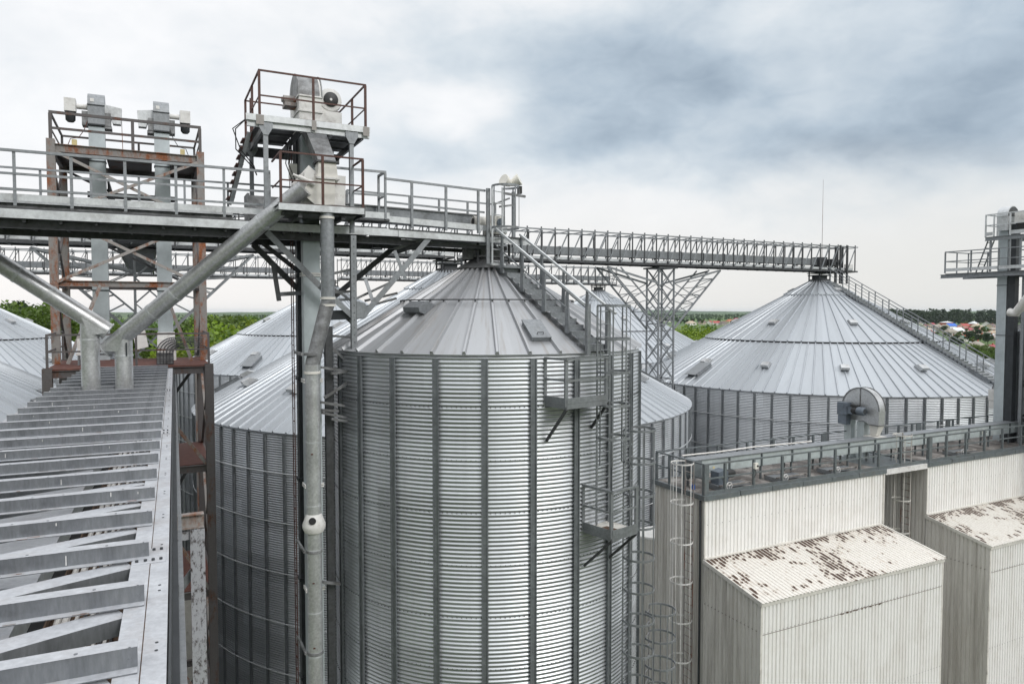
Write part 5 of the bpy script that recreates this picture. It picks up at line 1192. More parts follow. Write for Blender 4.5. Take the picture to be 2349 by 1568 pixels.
# ------------------------------------------------------------------ cream clad buildings on the right
K0 = V(6.85, 25.3, 0); ZT, ZA, ZE = -6.54, -8.84, -9.39
def Kp(s, t, z): return K0+E1*s+E2*t+V(0, 0, z)
def clad(mb, p, d, L, n, z0, ztop, pitch=.174, dep=.04):
    """ribbed sheet from p along d for L metres, rising to ztop(u); n is the outward normal"""
    us = []; k = 0.
    while k < L:
        for f, o in ((0, 0), (.58, 0), (.70, 1), (.88, 1)): us.append((min(k+f*pitch, L), o))
        k += pitch
    us.append((L, 0)); b0 = len(mb.v)
    for u, o in us:
        q = Vector(p)+d*u+n*(dep*(1-o)); mb.v += [(q.x, q.y, z0), (q.x, q.y, ztop(u))]
    for i in range(len(us)-1): mb.f.append((b0+2*i, b0+2*i+2, b0+2*i+3, b0+2*i+1))
def block(label, s0, Ls, back):
    o = T('clad_building', label, 'building', Kp(s0+Ls/2, 0, GROUND))
    def wall(p, d, L, n, zt, mat='cladding_cream', nm='wall'):
        b = MB(); clad(b, p, d, L, n, GROUND, zt); w_ = b.build(nm, mat, o); return w_
    up = 2.76
    wall(Kp(s0, 0, 0), E1, Ls, -E2, lambda u: ZT-.14); wall(Kp(s0, 0, 0), E2, up, -E1, lambda u: ZT-.14, 'cladding_shaded_soiled')
    wall(Kp(s0+Ls, 0, 0), E2, up, E1, lambda u: ZT-.14, 'cladding_shaded_soiled'); wall(Kp(s0, up, 0), E1, Ls, E2, lambda u: ZT-.14)
    sl = (ZA-ZE)/2.69
    La = Ls-.2
    wall(Kp(s0, -2.69, 0), E1, La, -E2, lambda u: ZE-.03); wall(Kp(s0-.01, -2.69, 0), E2, 2.66, -E1, lambda u: ZE+sl*u-.04, 'cladding_shaded_soiled'); wall(Kp(s0+La, -2.69, 0), E2, 2.66, E1, lambda u: ZE+sl*u-.04, 'cladding_shaded_soiled')
    # flaking annex roof, ribbed down the slope; built flat in its own frame so the flakes follow the flutes
    rb_ = MB(); us = []; k = 0.; pitch = .174
    while k < La+.1:
        for f, h in ((0, 0), (.5, 0), (.62, .03), (.88, .03)): us.append((min(k+f*pitch, La+.1), h))
        k += pitch
    us.append((La+.1, 0)); Lr = math.hypot(2.80, .57)
    for u, h in us: rb_.v += [(u, 0, h), (u, -Lr, h)]
    for i in range(len(us)-1): rb_.f.append((2*i, 2*i+1, 2*i+3, 2*i+2))
    r_ = rb_.build('annex_roof', 'peeling_roof'); r_.parent = o
    r_.location = Kp(s0-.05, -.03, ZA+.02)-org(o); r_.rotation_euler = (Matrix.Rotation(AL, 3, 'Z') @ Matrix.Rotation(math.atan(sl), 3, 'X')).to_euler()
    b = MB(); b.beam(Kp(s0-.06, -2.75, ZE-.07), Kp(s0+La+.06, -2.75, ZE-.07), .05, .15).beam(Kp(s0-.06, -2.76, ZE-.04), Kp(s0-.06, -.02, ZA-.04), .05, .14).beam(Kp(s0+La+.06, -2.76, ZE-.02), Kp(s0+La+.06, -.02, ZA-.02), .09, .15)
    b.build('eave_trim', 'paint_cream', o)
    MB().beam(Kp(s0-.05, -.07, ZA+.05), Kp(s0+La, -.07, ZA+.05), .11, .05).build('flashing', 'paint_cream', o)
    b = MB()
    for t in (-2.69,): b.box(Kp(s0-.0, t-.02, (GROUND+ZE)/2-.05), .09, .05, ZE-GROUND-.12).box(Kp(s0+La, t-.02, (GROUND+ZE)/2-.05), .09, .05, ZE-GROUND-.12)
    b.box(Kp(s0-.02, -.03, (ZA+ZT)/2-.07), .06, .06, ZT-ZA-.16).box(Kp(s0+Ls+.02, -.03, (ZA+ZT)/2-.07), .06, .06, ZT-ZA-.16)
    b.build('corner_trim', 'paint_cream', o)
    b = MB(); b.box(Kp(s0, -2.745, ZE-.8), .01, .01, .01)
    for u in np.arange(.1, La, .174): b.box(Kp(s0+u, -2.735, ZE-1.05), .022, .006, .022).box(Kp(s0+u, -2.735, ZE-4.2), .022, .006, .022)
    for u in np.arange(.1, Ls, .348): b.box(Kp(s0+u, -.045, ZT-1.05), .022, .006, .022)
    for u in np.arange(.1, 2.6, .174): b.box(Kp(s0-.046, -2.69+u, ZE-.95), .006, .03, .03)
    b.build('sheet_screws', 'zinc_grimy', o)
    b = MB().box(Kp(s0+La/2, -2.735, ZE-1.09), La-.1, .008, .011).box(Kp(s0-.045, -1.36, ZE-1.0), .008, 2.6, .014)  # strips draw the shadow under the sheet laps, rust marks follow
    r_l = np.random.default_rng(5)
    for k in range(46): u = 3.2+3.6*r_l.beta(2, 2)*1.0; b.box(Kp(s0+min(u, La-.2), -2.737, ZE-1.09-r_l.uniform(-.01, .035)), r_l.uniform(.02, .08), .008, r_l.uniform(.012, .04))
    b.build('lap_shadow_rust', 'grain_debris', o)
    # parapet and walkway deck
    b = MB(); k = 0
    while k < Ls-.1:
        L_ = min(1.58, Ls-k); b.box(Kp(s0+k+L_/2, -.05, ZT-.08+.012*(int(k) % 2)), L_-.012, .12, .18); b.box(Kp(s0+k+L_/2, up+.05, ZT-.08), L_-.01, .12, .18); k += 1.6
    b.box(Kp(s0-.05, up/2, ZT-.08), .12, up+.2, .17).box(Kp(s0+Ls+.05, up/2, ZT-.08), .12, up+.2, .17)
    b.build('parapet', 'roof_steel', o)
    MB().box(Kp(s0+Ls/2, up/2, ZT-.03), Ls, up, .06).build('roof_deck', 'dirty_roof_deck', o)
    if back:
        wall(Kp(s0-.01, up, 0), E2, 2.7, -E1, lambda u: ZA-sl*u-.04, 'cladding_shaded_soiled'); wall(Kp(s0, up+2.69, 0), E1, La, E2, lambda u: ZE)
        MB().hexa([Kp(s0-.06, up, ZA-.08), Kp(s0+La, up, ZA-.08), Kp(s0+La, up+2.8, ZE-.08), Kp(s0-.06, up+2.8, ZE-.08), Kp(s0-.06, up, ZA), Kp(s0+La, up, ZA), Kp(s0+La, up+2.8, ZE), Kp(s0-.06, up+2.8, ZE)]).build('rear_roof', 'cladding_cream', o)
    return o
B1 = block('cream ribbed metal building with dark flaked patches on its lower roof, nearer of two', 0, 9.57, True)
B2 = block('cream ribbed metal building cut by the right edge of the photo, beyond the narrow gap', 12.45, 14, True)
MB().box(Kp(20.0, -2.76, -10.9), .9, .08, .75).build('wall_panel', 'roof_steel', B2)
tag(MB().box(Kp(11.0, -.06, ZT-.12), 2.75, .06, .22).build('fascia_board', 'paint_white'), 'white fascia board bridging the gap between the two cream buildings', 'board')
MB()
GP = T('gap_walkway', 'dark deck bridging the gap between the roofs of the two cream buildings', 'walkway', Kp(11, 1.4, ZT)); MB().box(Kp(11.0, 1.38, ZT-.06), 2.74, 2.7, .04).build('deck', 'roof_steel', GP)
# roof railings
RR = T('roof_railing', 'dark steel railing round the roof walkway of the cream buildings', 'railing', Kp(10, 1.4, ZT))
pf = [0.02, .95, 2.35, 3.8, 5.25, 6.7, 8.15, 9.3, 10.7, 12.55, 13.8, 15.2, 16.6, 18.0, 19.5, 21, 22.5, 24, 25.5]
railing(RR, [Kp(0, .02, ZT), Kp(26, .02, ZT)], 1.1, 'roof_steel', .085, [Kp(s, .02, ZT) for s in pf], (1., .53), 'sq', (.05, .06))
railing(RR, [Kp(0, 2.72, ZT), Kp(0, .02, ZT)], 1.1, 'roof_steel', .085, [Kp(0, 2.72, ZT), Kp(0, 1.95, ZT), Kp(0, 1.1, ZT)], (1., .53), 'sq', (.05, .05))
railing(RR, [Kp(0, 2.72, ZT), Kp(26, 2.72, ZT)], 1.1, 'roof_steel', .085, [Kp(s, 2.72, ZT) for s in (1.5, 3.1, 4.7, 6.2, 7.4, 8.6, 11.6, 12.6, 13.5, 14.4, 15.4, 16.3, 17.4, 18.6, 20, 21.5, 23)], (1., .4), 'sq', (.05, .05))
MB().beam(Kp(0, .0, ZT+.07), Kp(26, .0, ZT+.07), .03, .13).build('kick_plate', 'roof_steel', RR)
b = MB()
for s in (0.02, 12.6): b.box(Kp(s+.03, .03, ZT+.55), .2, .14, 1.1)
for s in (9.3, 13.0, 15.9, 18.2): b.box(Kp(s, 2.72, ZT+.62), .34, .05, .95)
b.build('wide_post', 'roof_steel', RR)
# long conveyor on the roof
CV = T('roof_conveyor', 'long blue grey box conveyor along the roofs of the cream buildings', 'conveyor', Kp(12, 1.2, ZT))
MB().box(Kp(12.9, 1.2, ZT+.78), 25.0, .44, .50).build('trough', 'box_bluegrey', CV)
MB().box(Kp(12.9, 1.2, ZT+1.045), 25.1, .56, .03).build('cover', 'zinc', CV)
b = MB()
b.box(Kp(0, .955, ZT+.78), .06, .05, .54).box(Kp(0, 1.02, ZT+.26), .06, .06, .52).box(Kp(0, 1.38, ZT+.26), .06, .06, .52); b.v = [tuple(Vector(p)-K0) for p in b.v]
t_ = b.build('support', 'roof_steel'); me = t_.data; bpy.data.objects.remove(t_)
for s in np.arange(.4, 25.3, 1.66): put('support', me, CV, Kp(s, 0, 0))
MB().box(Kp(.42, 1.2, ZT+.72), .5, .56, .66).build('tail_box', 'roof_steel', CV)
q = Kp(1.25, .62, ZT+.42); MM = T('gear_motor', 'blue gear motor beside the roof conveyor, near the roof corner', 'motor', V(q.x, q.y, ZT))
MB().box(q, .46, .42, .44).prism([q+V(0, 0, .22)-E1*.2-E2*.2, q+V(0, 0, .22)+E1*.23-E2*.2, q+V(0, 0, .3)+E1*.1-E2*.2], E2*.4).box(q-V(0, 0, .3), .5, .5, .2).build('gearbox', 'motor_blue', MM)
MB().tube(q-E2*.215+V(0, 0, .04), q-E2*.24+V(0, 0, .04), .09, 16).build('shaft_cover', 'zinc', MM)
MB().lathe(q+E1*.22+V(0, 0, .08), [(.1, 0), (.15, .05), (.155, .4), (.13, .46), (0, .46)], 18, E1).build('motor', 'motor_dark', MM, True, .5)
MB().box(q-E1*.1+E2*.2+V(0, 0, .32), .09, .01, .07).build('label_plate', 'yellow_label', MM)
# slide gates with hand wheels, switches, spouts
for i, (s, lab) in enumerate(((1.25, 'under the blue gear motor'), (4.1, 'third gap of the front roof railing'), (7.0, 'close to the gap between the buildings'), (15.2, 'on the roof of the second building'))):
    o = T('slide_gate', 'steel slide gate plate with hand wheel, '+lab, 'slide gate', Kp(s, .5, ZT+.1))
    MB().box(Kp(s+.55, .48, ZT+.14), 1.15, .66, .025).box(Kp(s-.1, .5, ZT+.1), .5, .7, .16).build('plate', 'zinc', o)
    MB().beam(Kp(s-.4, .2, ZT+.2), Kp(s+1.2, .2, ZT+.2), .05, .05).beam(Kp(s-.4, .8, ZT+.2), Kp(s+1.2, .8, ZT+.2), .05, .05).build('guide_rail', 'dirty_roof_deck', o)
    c = Kp(s+.05, .16, ZT+.18); b = MB(); b.path([c+(E1*math.cos(a)+EZ*math.sin(a))*.13 for a in np.linspace(0, 2*math.pi, 20, endpoint=False)], .016, 6, True)
    for a in (.5, 2.6, 4.7): b.tube(c, c+(E1*math.cos(a)+EZ*math.sin(a))*.13, .012, 6)
    b.tube(c, c+E2*.2, .02, 8); b.build('hand_wheel', 'paint_white', o)
for s, t, z, lab in ((2.35, -.02, .86, 'on the front roof railing near the blue gear motor'), (3.1, 2.68, .6, 'on the rear roof railing, second post'), (6.2, 2.68, .55, 'on the rear roof railing left of the hooded roof elevator'), (18.0, .9, .8, 'on the dark roof conveyor near the right edge')):
    o = T('switch_box', 'small white switch box '+lab, 'switch', Kp(s, t, ZT+z)); MB().box(Kp(s, t-.06, ZT+z), .15, .10, .22).build('housing', 'lamp_cream', o)
    MB().tube(Kp(s+.03, t-.11, ZT+z), Kp(s+.03, t-.14, ZT+z), .035, 10).build('knob', 'motor_dark', o); MB().path([Kp(s, t-.03, ZT+z-.1), Kp(s+.02, t-.06, ZT+z-.3), Kp(s-.02, t+.0, ZT+z-.45)], .01, 5).build('cable', 'cable_black', o)
tag(MB().path([Kp(.3, 1.6, ZT+1.12), Kp(2, 1.62, ZT+1.1), Kp(4, 1.6, ZT+1.14), Kp(6.2, 1.62, ZT+1.1), Kp(7.2, 1.6, ZT+1.1)], .03, 6).build('conduit', 'conduit_white'), 'pale cable conduit lying along the top of the roof conveyor', 'conduit')
# hooded roof elevators
def roof_elevator(label, s, t, box_m, motor_m, zc=-4.35):
    c = Kp(s, t, 0); o = T('bucket_elevator', label, 'bucket elevator', V(c.x, c.y, GROUND)); r = .94
    for tt, m in ((.64, 'box_bluegrey'), (-.02, 'box_bluegrey')): MB().box(c+E2*tt+V(0, 0, (zc-.55+GROUND)/2), .36, .36, zc-.55-GROUND).build('leg_casing', m, o)
    pr = [c-E1*.2+E2*(r*math.cos(a))+V(0, 0, zc+r*math.sin(a)) for a in np.linspace(0, math.pi, 22)]
    pr += [c-E1*.2-E2*(r-.02)+V(0, 0, zc-.62), c-E1*.2-E2*.45+V(0, 0, zc-.62), c-E1*.2-E2*.2+V(0, 0, zc-.5), c-E1*.2+E2*r+V(0, 0, zc-.5)]
    hd = MB().prism(pr, E1*.4).build('hood', 'spout_zinc', o)
    b = MB()
    for sg in (-.21, .21):
        pts = [c+E1*sg+E2*(r*1.0*math.cos(a))+V(0, 0, zc+r*math.sin(a)) for a in np.linspace(0, math.pi, 22)]
        for p, q in zip(pts[:-1], pts[1:]): b.beam(p, q, .02, .06)
    b.box(c-E1*.21+V(0, 0, zc+.45), .02, .05, .9).box(c-E2*.68+V(0, 0, zc-.62), .5, .58, .03); b.build('rim', 'zinc_grimy', hd)
    b = MB(); p1, p0 = c-E2*.7+V(0, 0, zc-.62), c-E2*.62+V(0, 0, zc-1.1)
    b.hexa(ring(p0, .26, .26)+ring(p1, .4, .46)); b.box(p0-V(0, 0, .05), .6, .7, .06).hexa(ring(p0-V(0, 0, .4), .5, .6)+ring(p0-V(0, 0, .08), .5, .6)); b.build('chute', 'paint_cream', o)
    g = c-E1*.45+E2*.62+V(0, 0, zc-.02); b = MB(); b.box(g, .32, .5, .55).box(g+V(0, 0, -.5), .3, .42, .4).box(g-E2*.36+V(0, 0, -.05), .26, .3, .3).tube(g-E1*.155+V(0, 0, .1), g-E1*.18+V(0, 0, .1), .09, 16); b.build('gearbox', box_m, o)
    m_ = g-E2*.46+V(0, 0, -.03); MB().tube(m_, m_-E2*.24, .17, 16).box(m_-E2*.1+V(0, 0, .2), .2, .36, .1).build('coupling', 'motor_dark', o, True, .6)
    mt = MB().lathe(m_-E2*.24, [(.16, 0), (.19, .03), (.19, .3), (.15, .36), (0, .36)], 20, -E2).build('motor', motor_m, o, True, .5)
    MB().tube(m_-E2*.6, m_-E2*.605, .12, 16).build('fan_grille', 'casing_dark', mt)
    return o
roof_elevator('hooded roof elevator with a blue gear motor, before the wide silo with the stair', 10.9, 2.0, 'motor_blue', 'motor_blue')
roof_elevator('hooded roof elevator with a white gearbox, cut by the right edge', 22.4, 2.0, 'paint_white', 'paint_white')
# ladders on the end walls
lp = Kp(-.28, .5, 0)
ladder('caged_ladder', 'rust stained white caged ladder on the end wall of the nearer cream building', (lp.x, lp.y), -E1, -21.5, -5.35, .45, 'rusty_pale', (-20.5, -5.4), 'paint_white', rung=.30, hoop_step=1.42, rr=.40)
lp = Kp(12.45-.28, .75, 0)
ladder('caged_ladder', 'rust stained caged ladder in the gap between the two cream buildings', (lp.x, lp.y), -E1, -21.5, -5.35, .42, 'rusty_pale', (-20.5, -5.4), 'paint_cream', rung=.30, hoop_step=1.42, rr=.38)
tag(MB().path([Kp(-.08, .15, ZT-.2), Kp(-.1, .12, ZT-.35), Kp(-.1, .1, ZT-1), Kp(-.1, .1, GROUND+.5)], .04, 8).build('drain_pipe', 'casing_dark'), 'dark pipe down the corner of the nearer cream building', 'pipe')
for i, (s, t) in enumerate(((.25, .9), (.3, .3))): tag(MB().tube(Kp(s, t, ZT), Kp(s, t, ZT+.14), .07, 12).tube(Kp(s, t, ZT+.14), Kp(s, t, ZT+.18), .05, 10).build('blue_cap', plain('cap_blue%d' % i, (.02, .08, .35), .4)), ('blue pot on the roof deck behind the caged ladder', 'blue pot on the roof deck beside the corner post')[i], 'cap')

# ------------------------------------------------------------------ elevator tower at the right edge
H0 = V(22.8, 38.0, 0)
def Hp(a, b_, z): return H0-E2*a+E1*b_+V(0, 0, z)
TE = T('service_platform', 'zinc platform with railings round the pale bucket elevator at the right edge', 'platform', Hp(3, 1, 1.9))
b = MB(); b.chan(Hp(-.25, 0, 1.83), Hp(8, 0, 1.83), .1, .2, .012, EZ, -1).chan(Hp(-.25, 2, 1.83), Hp(8, 2, 1.83), .1, .2, .012); b.build('main_beam', 'zinc', TE)
MB().box(Hp(4, 1, 1.94), 8, 2, .04).build('deck', 'zinc_dark', TE) if False else MB().box(Hp(4, 1, 1.955), 2, 8, .03).build('deck', 'zinc_dark', TE)
MB().beam(Hp(.05, -.02, 2.16), Hp(8, -.02, 2.16), .012, .16).build('toe_board', 'zinc_bright', TE)
railing(TE, [Hp(.0, 0, 2.0), Hp(8, 0, 2.0)], 1.1, 'zinc', .06, 1.25, (1., .55), 'sq', (.05, .05)); railing(TE, [Hp(0, 0, 2.0), Hp(0, 2, 2.0), Hp(4, 2, 2.0)], 1.1, 'zinc', .05, 1.0, (1., .55), 'sq', (.05, .05))
b = MB().chan(Hp(1.87, .2, 3.62), Hp(7, .2, 3.62), .08, .2, .012, EZ, -1).beam(Hp(1.87, 1.9, 3.62), Hp(7, 1.9, 3.62), .08, .2); b.build('main_beam', 'zinc', TE)
b = MB(); b.beam(Hp(1.9, .18, 3.86), Hp(2.25, .18, 3.86), .012, .18).beam(Hp(3.05, .18, 3.86), Hp(7, .18, 3.86), .012, .18); b.build('toe_board', 'zinc_bright', TE)
railing(TE, [Hp(1.9, 1.9, 3.72), Hp(1.9, .2, 3.72), Hp(7, .2, 3.72)], 1.1, 'zinc_bright', .06, [Hp(1.9, 1.2, 3.72), Hp(1.9, .2, 3.72), Hp(2.3, .2, 3.72), Hp(3.05, .2, 3.72), Hp(4.2, .2, 3.72)], (1., .52), 'sq', (.05, .05))
for a, bq in ((2.1, .3), (3.0, .3), (3.5, .3), (2.1, 1.8)): MB().beam(Hp(a, bq, 2.0), Hp(a, bq, 3.6), .08, .08).build('support_post', 'zinc', TE)
o = T('ship_ladder', 'steep ladder between the two decks of the platform at the right edge', 'ladder', Hp(1.35, .7, 2))
for t in (.5, 1.0): MB().beam(Hp(1.3, t, 2.0), Hp(1.87, t, 3.6), .08, .03).build('stringer', 'zinc', o)
b = MB()
for k in range(6): MB().box(Hp(1.3+.57*(k+.5)/6, .75, 2.0+1.6*(k+.5)/6), .5, .12, .02).build('tread', 'zinc', o)
ec = Hp(2.42, .95, 0); EE = T('bucket_elevator', 'pale bucket elevator leg standing at the right edge', 'bucket elevator', V(ec.x, ec.y, GROUND))
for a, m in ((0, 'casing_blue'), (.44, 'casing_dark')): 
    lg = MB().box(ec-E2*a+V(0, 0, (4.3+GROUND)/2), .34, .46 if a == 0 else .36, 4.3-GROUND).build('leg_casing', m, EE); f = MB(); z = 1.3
    while z > -8: f.box(ec-E2*a+V(0, 0, z), .40, .52 if a == 0 else .37, .03); z -= 2.5 if z > 1 else 4.8
    f.build('flange', 'zinc_dark', lg)
hd = MB().box(ec-E2*.1+V(0, 0, 4.35), .95, .52, .7).prism([ec-E2*.36+E1*(.5*math.cos(a))+V(0, 0, 4.7+.52*math.sin(a)) for a in np.linspace(0, math.pi, 16)], E2*.52).build('head', 'zinc_bright', EE)
MB().prism([ec-E2*.375+E1*(.46*math.cos(a))+V(0, 0, 4.7+.48*math.sin(a)) for a in np.linspace(0, math.pi, 16)], E2*.012).build('hood_face', 'zinc_dark', hd)
MB().box(ec-E2*.8+V(0, 0, 4.62), .5, .5, .5).tube(ec-E2*.9-E1*.26+V(0, 0, 4.62), ec-E2*.9-E1*.29+V(0, 0, 4.62), .1, 14).build('gearbox', 'paint_white', EE); MB().box(ec-E2*.75+V(0, 0, 4.2), .3, .4, .36).build('motor', 'motor_dark', EE)
EF = T('strut_frame', 'braced zinc frame beside the pale elevator leg at the right edge', 'support frame', V(ec.x, ec.y, GROUND)-E2*1.3)
for a in (1.0, 3.2): MB().beam(ec-E2*a-E1*.1+V(0, 0, GROUND), ec-E2*a-E1*.1+V(0, 0, 1.8), .14, .14).build('post', 'zinc', EF)
b = MB()
for z in np.arange(1.5, -6, -1.7): b.beam(ec-E2*1.0+V(0, 0, z), ec-E2*3.2+V(0, 0, z-1.6), .07, .09).beam(ec-E2*1.0+V(0, 0, z-1.6), ec-E2*3.2+V(0, 0, z), .07, .09).beam(ec-E2*1.0+V(0, 0, z), ec-E2*3.2+V(0, 0, z), .07, .1)
b.build('bracing', 'zinc_dark', EF)
wp = [P(2316, 716, 34.6), P(2330, 718, 34.3), P(2352, 690, 33.8), P(2380, 655, 33.2)]
tag(MB().path(wp, .2, 14).build('spout_pipe', 'paint_white', None, True), 'white spout pipe elbow beside the pale elevator leg at the right edge', 'pipe')

# ------------------------------------------------------------------ trees, village, far woods
def crown_pts(r, H, Rw, n, nb, size):
    th = r.uniform(0, 2*math.pi, nb); rad = np.sqrt(r.uniform(0, 1, nb))*Rw*.66; zz = r.uniform(.34, .84, nb)*H
    rad *= np.clip(1.35-1.1*np.abs(zz/H-.58)*2, .25, 1); C = np.stack([rad*np.cos(th), rad*np.sin(th), zz], 1); br = r.uniform(.26, .46, nb)*Rw
    i = r.integers(0, nb, n); d = r.normal(size=(n, 3)); d /= np.linalg.norm(d, axis=1)[:, None]
    q = C[i]+d*(br[i]*r.uniform(.5, 1.08, n))[:, None]*np.array([1, 1, .8])
    a = r.normal(size=(n, 3)); a[:, 2] *= .55; a /= np.linalg.norm(a, axis=1)[:, None]; b = np.cross(a, r.normal(size=(n, 3))); b /= np.linalg.norm(b, axis=1)[:, None]
    s = size*r.uniform(.6, 1.3, n)[:, None]; a *= s; b *= s*.6
    P_ = np.stack([q-a, q-b, q+a, q+b], 1).reshape(-1, 3); k = H/P_[:, 2].max(); P_[:, 2] *= k; C[:, 2] *= k
    return P_, C
def quads(n): return np.arange(4*n).reshape(n, 4)
def make_tree(label, H, Rw, n, nb, size, mat, seed, group, cat='tree'):
    r = np.random.default_rng(seed); o = T('tree', label, cat, V(0, 0, 0), group); pts, C = crown_pts(r, H, Rw, n, nb, size)
    tri_mesh('crown', pts, quads(n), mat, o)
    b = MB(); b.path([V(0, 0, -.3), V(.1, 0, H*.2), V(-.1, .1, H*.45), V(0, 0, H*.7)], [H*.026, H*.02, H*.014, .04], 7)
    for c in C[:8]: b.path([V(0, 0, H*.25), V(c[0]*.4, c[1]*.4, H*.25+(c[2]-H*.25)*.55), V(*c)], [H*.012, H*.008, .03], 5)
    b.build('trunk', 'bark', o); return o
TL = {'b': 'bright green tree in the leafy wood close behind the silos', 'g': 'mid green tree in the leafy wood close behind the silos', 'd': 'dark green tree of the tall row beyond the leftmost silo roof', 'v': 'bushy tree among the houses of the distant village'}
TG = {'b': 'bright trees close behind the silos', 'g': 'mid green trees close behind the silos', 'd': 'dark trees beyond the leftmost silo', 'v': 'trees among the village houses'}
protos = {('b', 0): make_tree(TL['b'], 18, 5.6, 5200, 30, .30, 'leaf_bright', 1, TG['b']), ('b', 1): make_tree(TL['b'], 16, 6.2, 5200, 34, .30, 'leaf_bright', 2, TG['b']),
          ('g', 0): make_tree(TL['g'], 18, 5.4, 4600, 28, .32, 'leaf_green', 3, TG['g']), ('d', 0): make_tree(TL['d'], 22, 4.6, 4600, 30, .32, 'leaf_dark', 4, TG['d']), ('d', 1): make_tree(TL['d'], 21, 5.2, 4600, 30, .32, 'leaf_green', 5, TG['d']),
          ('v', 0): make_tree(TL['v'], 8, 4.2, 700, 16, .55, 'leaf_dark', 6, TG['v']), ('v', 1): make_tree(TL['v'], 9, 3.4, 700, 14, .5, 'leaf_green', 7, TG['v'])}
used = set()
def tree(kind, x, y, Y, H=None):
    """a tree whose top shows at photo pixel (x, y) when it stands Y metres out"""
    top = P(x, y, Y); vs = [k for k in protos if k[0] == kind]; k = vs[int(rng.integers(len(vs)))]; src = protos[k]
    h = (H or (top.z-GROUND)); base_h = {'b': (18, 16), 'g': (18,), 'd': (22, 21), 'v': (8, 9)}[kind][k[1]]; s = h/base_h
    loc = V(top.x, top.y, GROUND)
    if k not in used: used.add(k); o = src; o.location = loc; o.rotation_euler.z = rng.uniform(0, 6.28)
    else: o = copy_tree(src, loc, rng.uniform(0, 6.28))
    w_ = s*rng.uniform(.9, 1.2); o.scale = (w_, w_, s*1.06); return o
for x, y, Y in ((22, 712, 120), (48, 707, 112), (75, 706, 120), (100, 711, 108), (128, 713, 118), (0, 716, 118), (150, 722, 125), (-25, 716, 115)): tree('d', x, y, Y)
for x, y, Y in ((190, 752, 150), (275, 744, 170), (300, 750, 140), (345, 752, 150), (320, 742, 190), (255, 752, 150), (215, 748, 175), (390, 756, 150), (418, 742, 160)): tree('g', x, y, Y)
for x, y, Y in ((440, 748, 120), (470, 742, 115), (500, 748, 105), (530, 757, 110), (560, 752, 118), (590, 760, 112), (615, 752, 128), (640, 757, 120), (488, 728, 190), (520, 733, 170), (555, 735, 175), (600, 737, 180), (650, 738, 165), (690, 740, 170), (480, 775, 92), (520, 785, 88), (560, 792, 85), (450, 790, 90), (425, 770, 100), (410, 800, 90), (430, 830, 80)): tree('b' if rng.random() < .7 else 'g', x, y, Y)
for x, y, Y in ((500, 727, 260), (540, 728, 280), (580, 728, 270), (620, 730, 260), (660, 731, 280), (465, 729, 270), (270, 735, 300), (225, 738, 290)): tree('g', x, y, Y)
for x, y, Y in ((1560, 762, 170), (1580, 752, 165), (1602, 750, 172), (1622, 757, 168), (1640, 765, 180), (1660, 770, 190), (1545, 770, 160), (1680, 768, 200), (1700, 770, 195), (1610, 768, 150), (1585, 772, 150)): tree('b' if rng.random() < .75 else 'g', x, y, Y)
for x, y, Y in ((2245, 792, 235), (2268, 797, 230), (2285, 800, 240), (2225, 802, 250), (2300, 806, 240), (2330, 800, 240), (2255, 806, 215), (2280, 812, 215)): tree('g', x, y, Y)
ROOF = {n: plain('roof_'+n, c, .5, .0, .2, .6) for n, c in dict(red=(.36, .05, .045), crimson=(.30, .04, .06), blue=(.02, .12, .55), green=(.05, .14, .10), slate=(.27, .24, .20), brown=(.13, .09, .08), white=(.62, .64, .66), grey=(.40, .43, .46), orange=(.42, .13, .06), tan=(.42, .34, .25)).items()}
WALL = {n: plain('house_'+n, c, .8, 0, .08, 1.) for n, c in dict(white=(.72, .70, .66), cream=(.60, .52, .40), brick=(.38, .10, .06), peach=(.70, .42, .26), grey=(.40, .37, .33)).items()}
plain('window_glass', (.05, .06, .07), .2)
ADJ = dict(red='red', crimson='crimson', blue='bright blue', green='dark green', slate='weathered grey brown', brown='dark brown', white='white metal', grey='pale grey', orange='orange tiled', tan='sandy')
